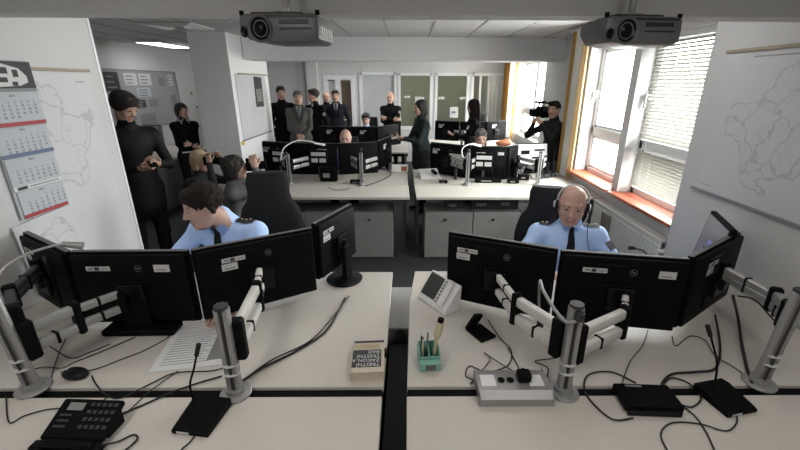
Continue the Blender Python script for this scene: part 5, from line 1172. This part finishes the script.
o = person('woman with long brown hair in black jacket, standing before the third row', (1.03, 6.40, 0), R(-105), 1.67, 'stand', head=(R(-10), R(10), 0), wr=[(.12, -.28, 1.10), (-.14, -.22, 1.05)], hn=[(0, 0, 1), (0, 0, 1)], top='knit_black', skin='skin_pale', hair='long', hairmat='hair_brown', female=True, res=.009, coat=True)
patch(o, 0, 'label')

# seated people behind the monitors
o = person('balding seated man in blue shirt behind the second row left monitors', (-.86, 5.66, 0), 0, 1.78, 'sit', lean=.06, head=(0, R(16), 0), pel=(0, 0, .455), wr=[(.2, -.40, .82), (-.2, -.40, .82)], hn=[(0, 0, -1), (0, 0, -1)], top='shirt_blue', hair='bald', hairmat='hair_grey', res=.009); collar(o, 'shirt_blue')
o = person('grey-haired seated man behind the second row right monitors', (1.01, 5.66, 0), 0, 1.80, 'sit', lean=.06, head=(0, R(18), 0), pel=(0, 0, .455), wr=[(.2, -.40, .82), (-.2, -.40, .82)], hn=[(0, 0, -1), (0, 0, -1)], top='shirt_blue', hair='short', hairmat='hair_grey', res=.009); collar(o, 'shirt_blue')
o = person('dark-haired seated person behind the third row left monitors', (-.86, 8.42, 0), 0, 1.76, 'sit', head=(0, R(14), 0), pel=(0, 0, .48), wr=[(.2, -.40, .82), (-.2, -.40, .82)], hn=[(0, 0, -1), (0, 0, -1)], top='shirt_blue', skin='skin_pale', hair='full', res=.010); collar(o, 'shirt_blue')

# standing officials at the back
sides = dict(wr=[(.23, -.08, .88), (-.23, -.08, .88)], hn=[(-1, 0, 0), (1, 0, 0)])
o = person('tall man in black coat at the left edge of the standing group by the pillar', (-2.40, 7.95, 0), R(12), 1.84, 'stand', head=(R(15), R(6), 0), top='knit_black', hair='short', coat=True, res=.010, build=1.05, **sides)
o = person('older man in grey suit and tie with hands clasped in front', (-1.93, 7.34, 0), R(12), 1.77, 'stand', head=(R(6), R(6), 0), wr=[(.045, -.23, .98), (-.045, -.22, .99)], hn=[(-1, .4, 0), (1, .4, 0)], top='suit_grey', leg='suit_grey', skin='skin', hair='short', hairmat='hair_grey', coat=True, build=1.12, sh=1.05, res=.009)
shirt_v(o, 'paper', 'suit_grey'); tie(o, 'ink_grey', L=.20, w=.05)
o = person('dark-haired officer in black uniform standing behind the man in grey suit', (-1.77, 7.92, 0), R(-25), 1.79, 'stand', head=(R(-30), R(4), 0), top='knit_black', hair='full', coat=True, res=.010, build=1.08, **sides); patch(o, 0, 'cabinet'); shirt_v(o, 'paper', None, .08, .05)
o = person('grey-haired man in dark suit half hidden behind the man in navy suit', (-1.78, 9.10, 0), R(20), 1.72, 'stand', head=(R(20), 0, 0), top='suit_navy', hair='bald', hairmat='hair_grey', coat=True, res=.010, **sides)
o = person('man in navy suit, white shirt and blue tie before the glass door', (-1.50, 8.68, 0), R(6), 1.76, 'stand', head=(R(4), R(4), 0), top='suit_navy', leg='suit_navy', hair='short', coat=True, build=1.08, sh=1.05, res=.009, **sides)
shirt_v(o, 'paper', 'suit_navy', L=.24); tie(o, 'tie_blue', L=.24, w=.055)
o = person('bald officer in black uniform with folded arms before the pale panel', (-.37, 8.86, 0), R(-4), 1.72, 'stand', head=(R(-6), R(4), 0), wr=[(-.07, -.22, 1.17), (.08, -.20, 1.13)], hints=[(.8, -.1, -.6), (-.8, -.1, -.6)], hn=[(0, 1, 0), (0, 1, 0)], top='knit_black', hair='bald', hairmat='hair_stubble', build=1.12, sh=1.05, res=.009); patch(o, 0, 'cabinet')

# ================================================================== CAMERA AND LIGHT
cam = bpy.data.cameras.new('camera'); co = bpy.data.objects.new('camera', cam); C.objects.link(co)
co.location = (0, 0, 1.87); cam.sensor_width = 36; cam.lens = 398/800*36; cam.shift_x = -12/800; cam.clip_start = .05; cam.clip_end = 100
co.rotation_euler = Matrix(((.999946, -.000491, -.010355), (-.009587, .336296, -.941707), (.003945, .941756, .336274))).to_euler()
bpy.context.scene.camera = co
w = bpy.data.worlds.new('world'); bpy.context.scene.world = w; w.use_nodes = True; nt = w.node_tree
bg = nt.nodes['Background']; bg.inputs['Strength'].default_value = WORLD
tcw = nt.nodes.new('ShaderNodeTexCoord'); sp = nt.nodes.new('ShaderNodeSeparateXYZ'); nt.links.new(tcw.outputs['Generated'], sp.inputs[0])
rp = nt.nodes.new('ShaderNodeValToRGB'); rp.color_ramp.elements[0].position = .40; rp.color_ramp.elements[0].color = (.40, .40, .385, 1); rp.color_ramp.elements[1].position = .60; rp.color_ramp.elements[1].color = (1, .985, .985, 1)
mz = nt.nodes.new('ShaderNodeMath'); mz.operation = 'MULTIPLY_ADD'; mz.inputs[1].default_value = .5; mz.inputs[2].default_value = .5; nt.links.new(sp.outputs['Z'], mz.inputs[0]); nt.links.new(mz.outputs[0], rp.inputs[0]); nt.links.new(rp.outputs[0], bg.inputs['Color'])
def area(name, loc, size, rot, energy, col=(1, 1, 1), portal=False):
    l = bpy.data.lights.new(name, 'AREA'); l.shape = 'RECTANGLE'; l.size, l.size_y = size; l.energy = energy; l.color = col
    if portal: l.cycles.is_portal = True
    ob = bpy.data.objects.new(name, l); ob.location = loc; ob.rotation_euler = rot; C.objects.link(ob); return ob
for i, (x, y0, y1) in enumerate(((2.40, 2.82, 3.77), (2.40, 3.89, 4.82), (2.66, 7.2, 9.35))):
    area('daylight_opening', (x, (y0+y1)/2, 1.57), (1.45, y1-y0), (0, R(90), 0), 1, portal=True)
area('back_fill', (-1.2, 8.6, CZ-.03), (1.6, .3), (0, 0, 0), 16, (1, .98, .97))  # added fill brightening the back of the room, no fixture there
area('corridor_fill', (.4, 11.2, CZ-.03), (3.5, .3), (0, 0, 0), 22, (1, .97, .86))  # unseen light added so the corridor behind the glass looks lit
area('front_fill', (-1.0, .1, CZ-.04), (.3, 1.4), (0, 0, 0), 14.5, (1, .96, .92)); area('front_fill', (.8, .1, CZ-.04), (.3, 1.4), (0, 0, 0), 12, (1, .96, .92))  # added fills for the beam face and front desks, out of view
area('mid_fill', (-.9, 2.6, CZ-.03), (1.4, .3), (0, 0, 0), 7, (1, .98, .96)); area('mid_fill', (.9, 2.6, CZ-.03), (1.4, .3), (0, 0, 0), 7, (1, .98, .96))  # added fills hidden behind the first beam, brightening the officers
area('side_room_tube', (-4.12, 7.45, CZ-.06), (.3, 1.0), (0, 0, 0), 3)
sc = bpy.context.scene
sc.view_settings.view_transform = 'Standard'; sc.view_settings.look = 'None'; sc.view_settings.gamma = 1; sc.view_settings.use_curve_mapping = False; sc.view_settings.exposure = EXPO
sc.cycles.max_bounces = 10; sc.cycles.diffuse_bounces = 6; sc.cycles.transparent_max_bounces = 10; sc.cycles.caustics_reflective = False; sc.cycles.caustics_refractive = False
sc.cycles.sample_clamp_indirect = 6; sc.cycles.use_denoising = True
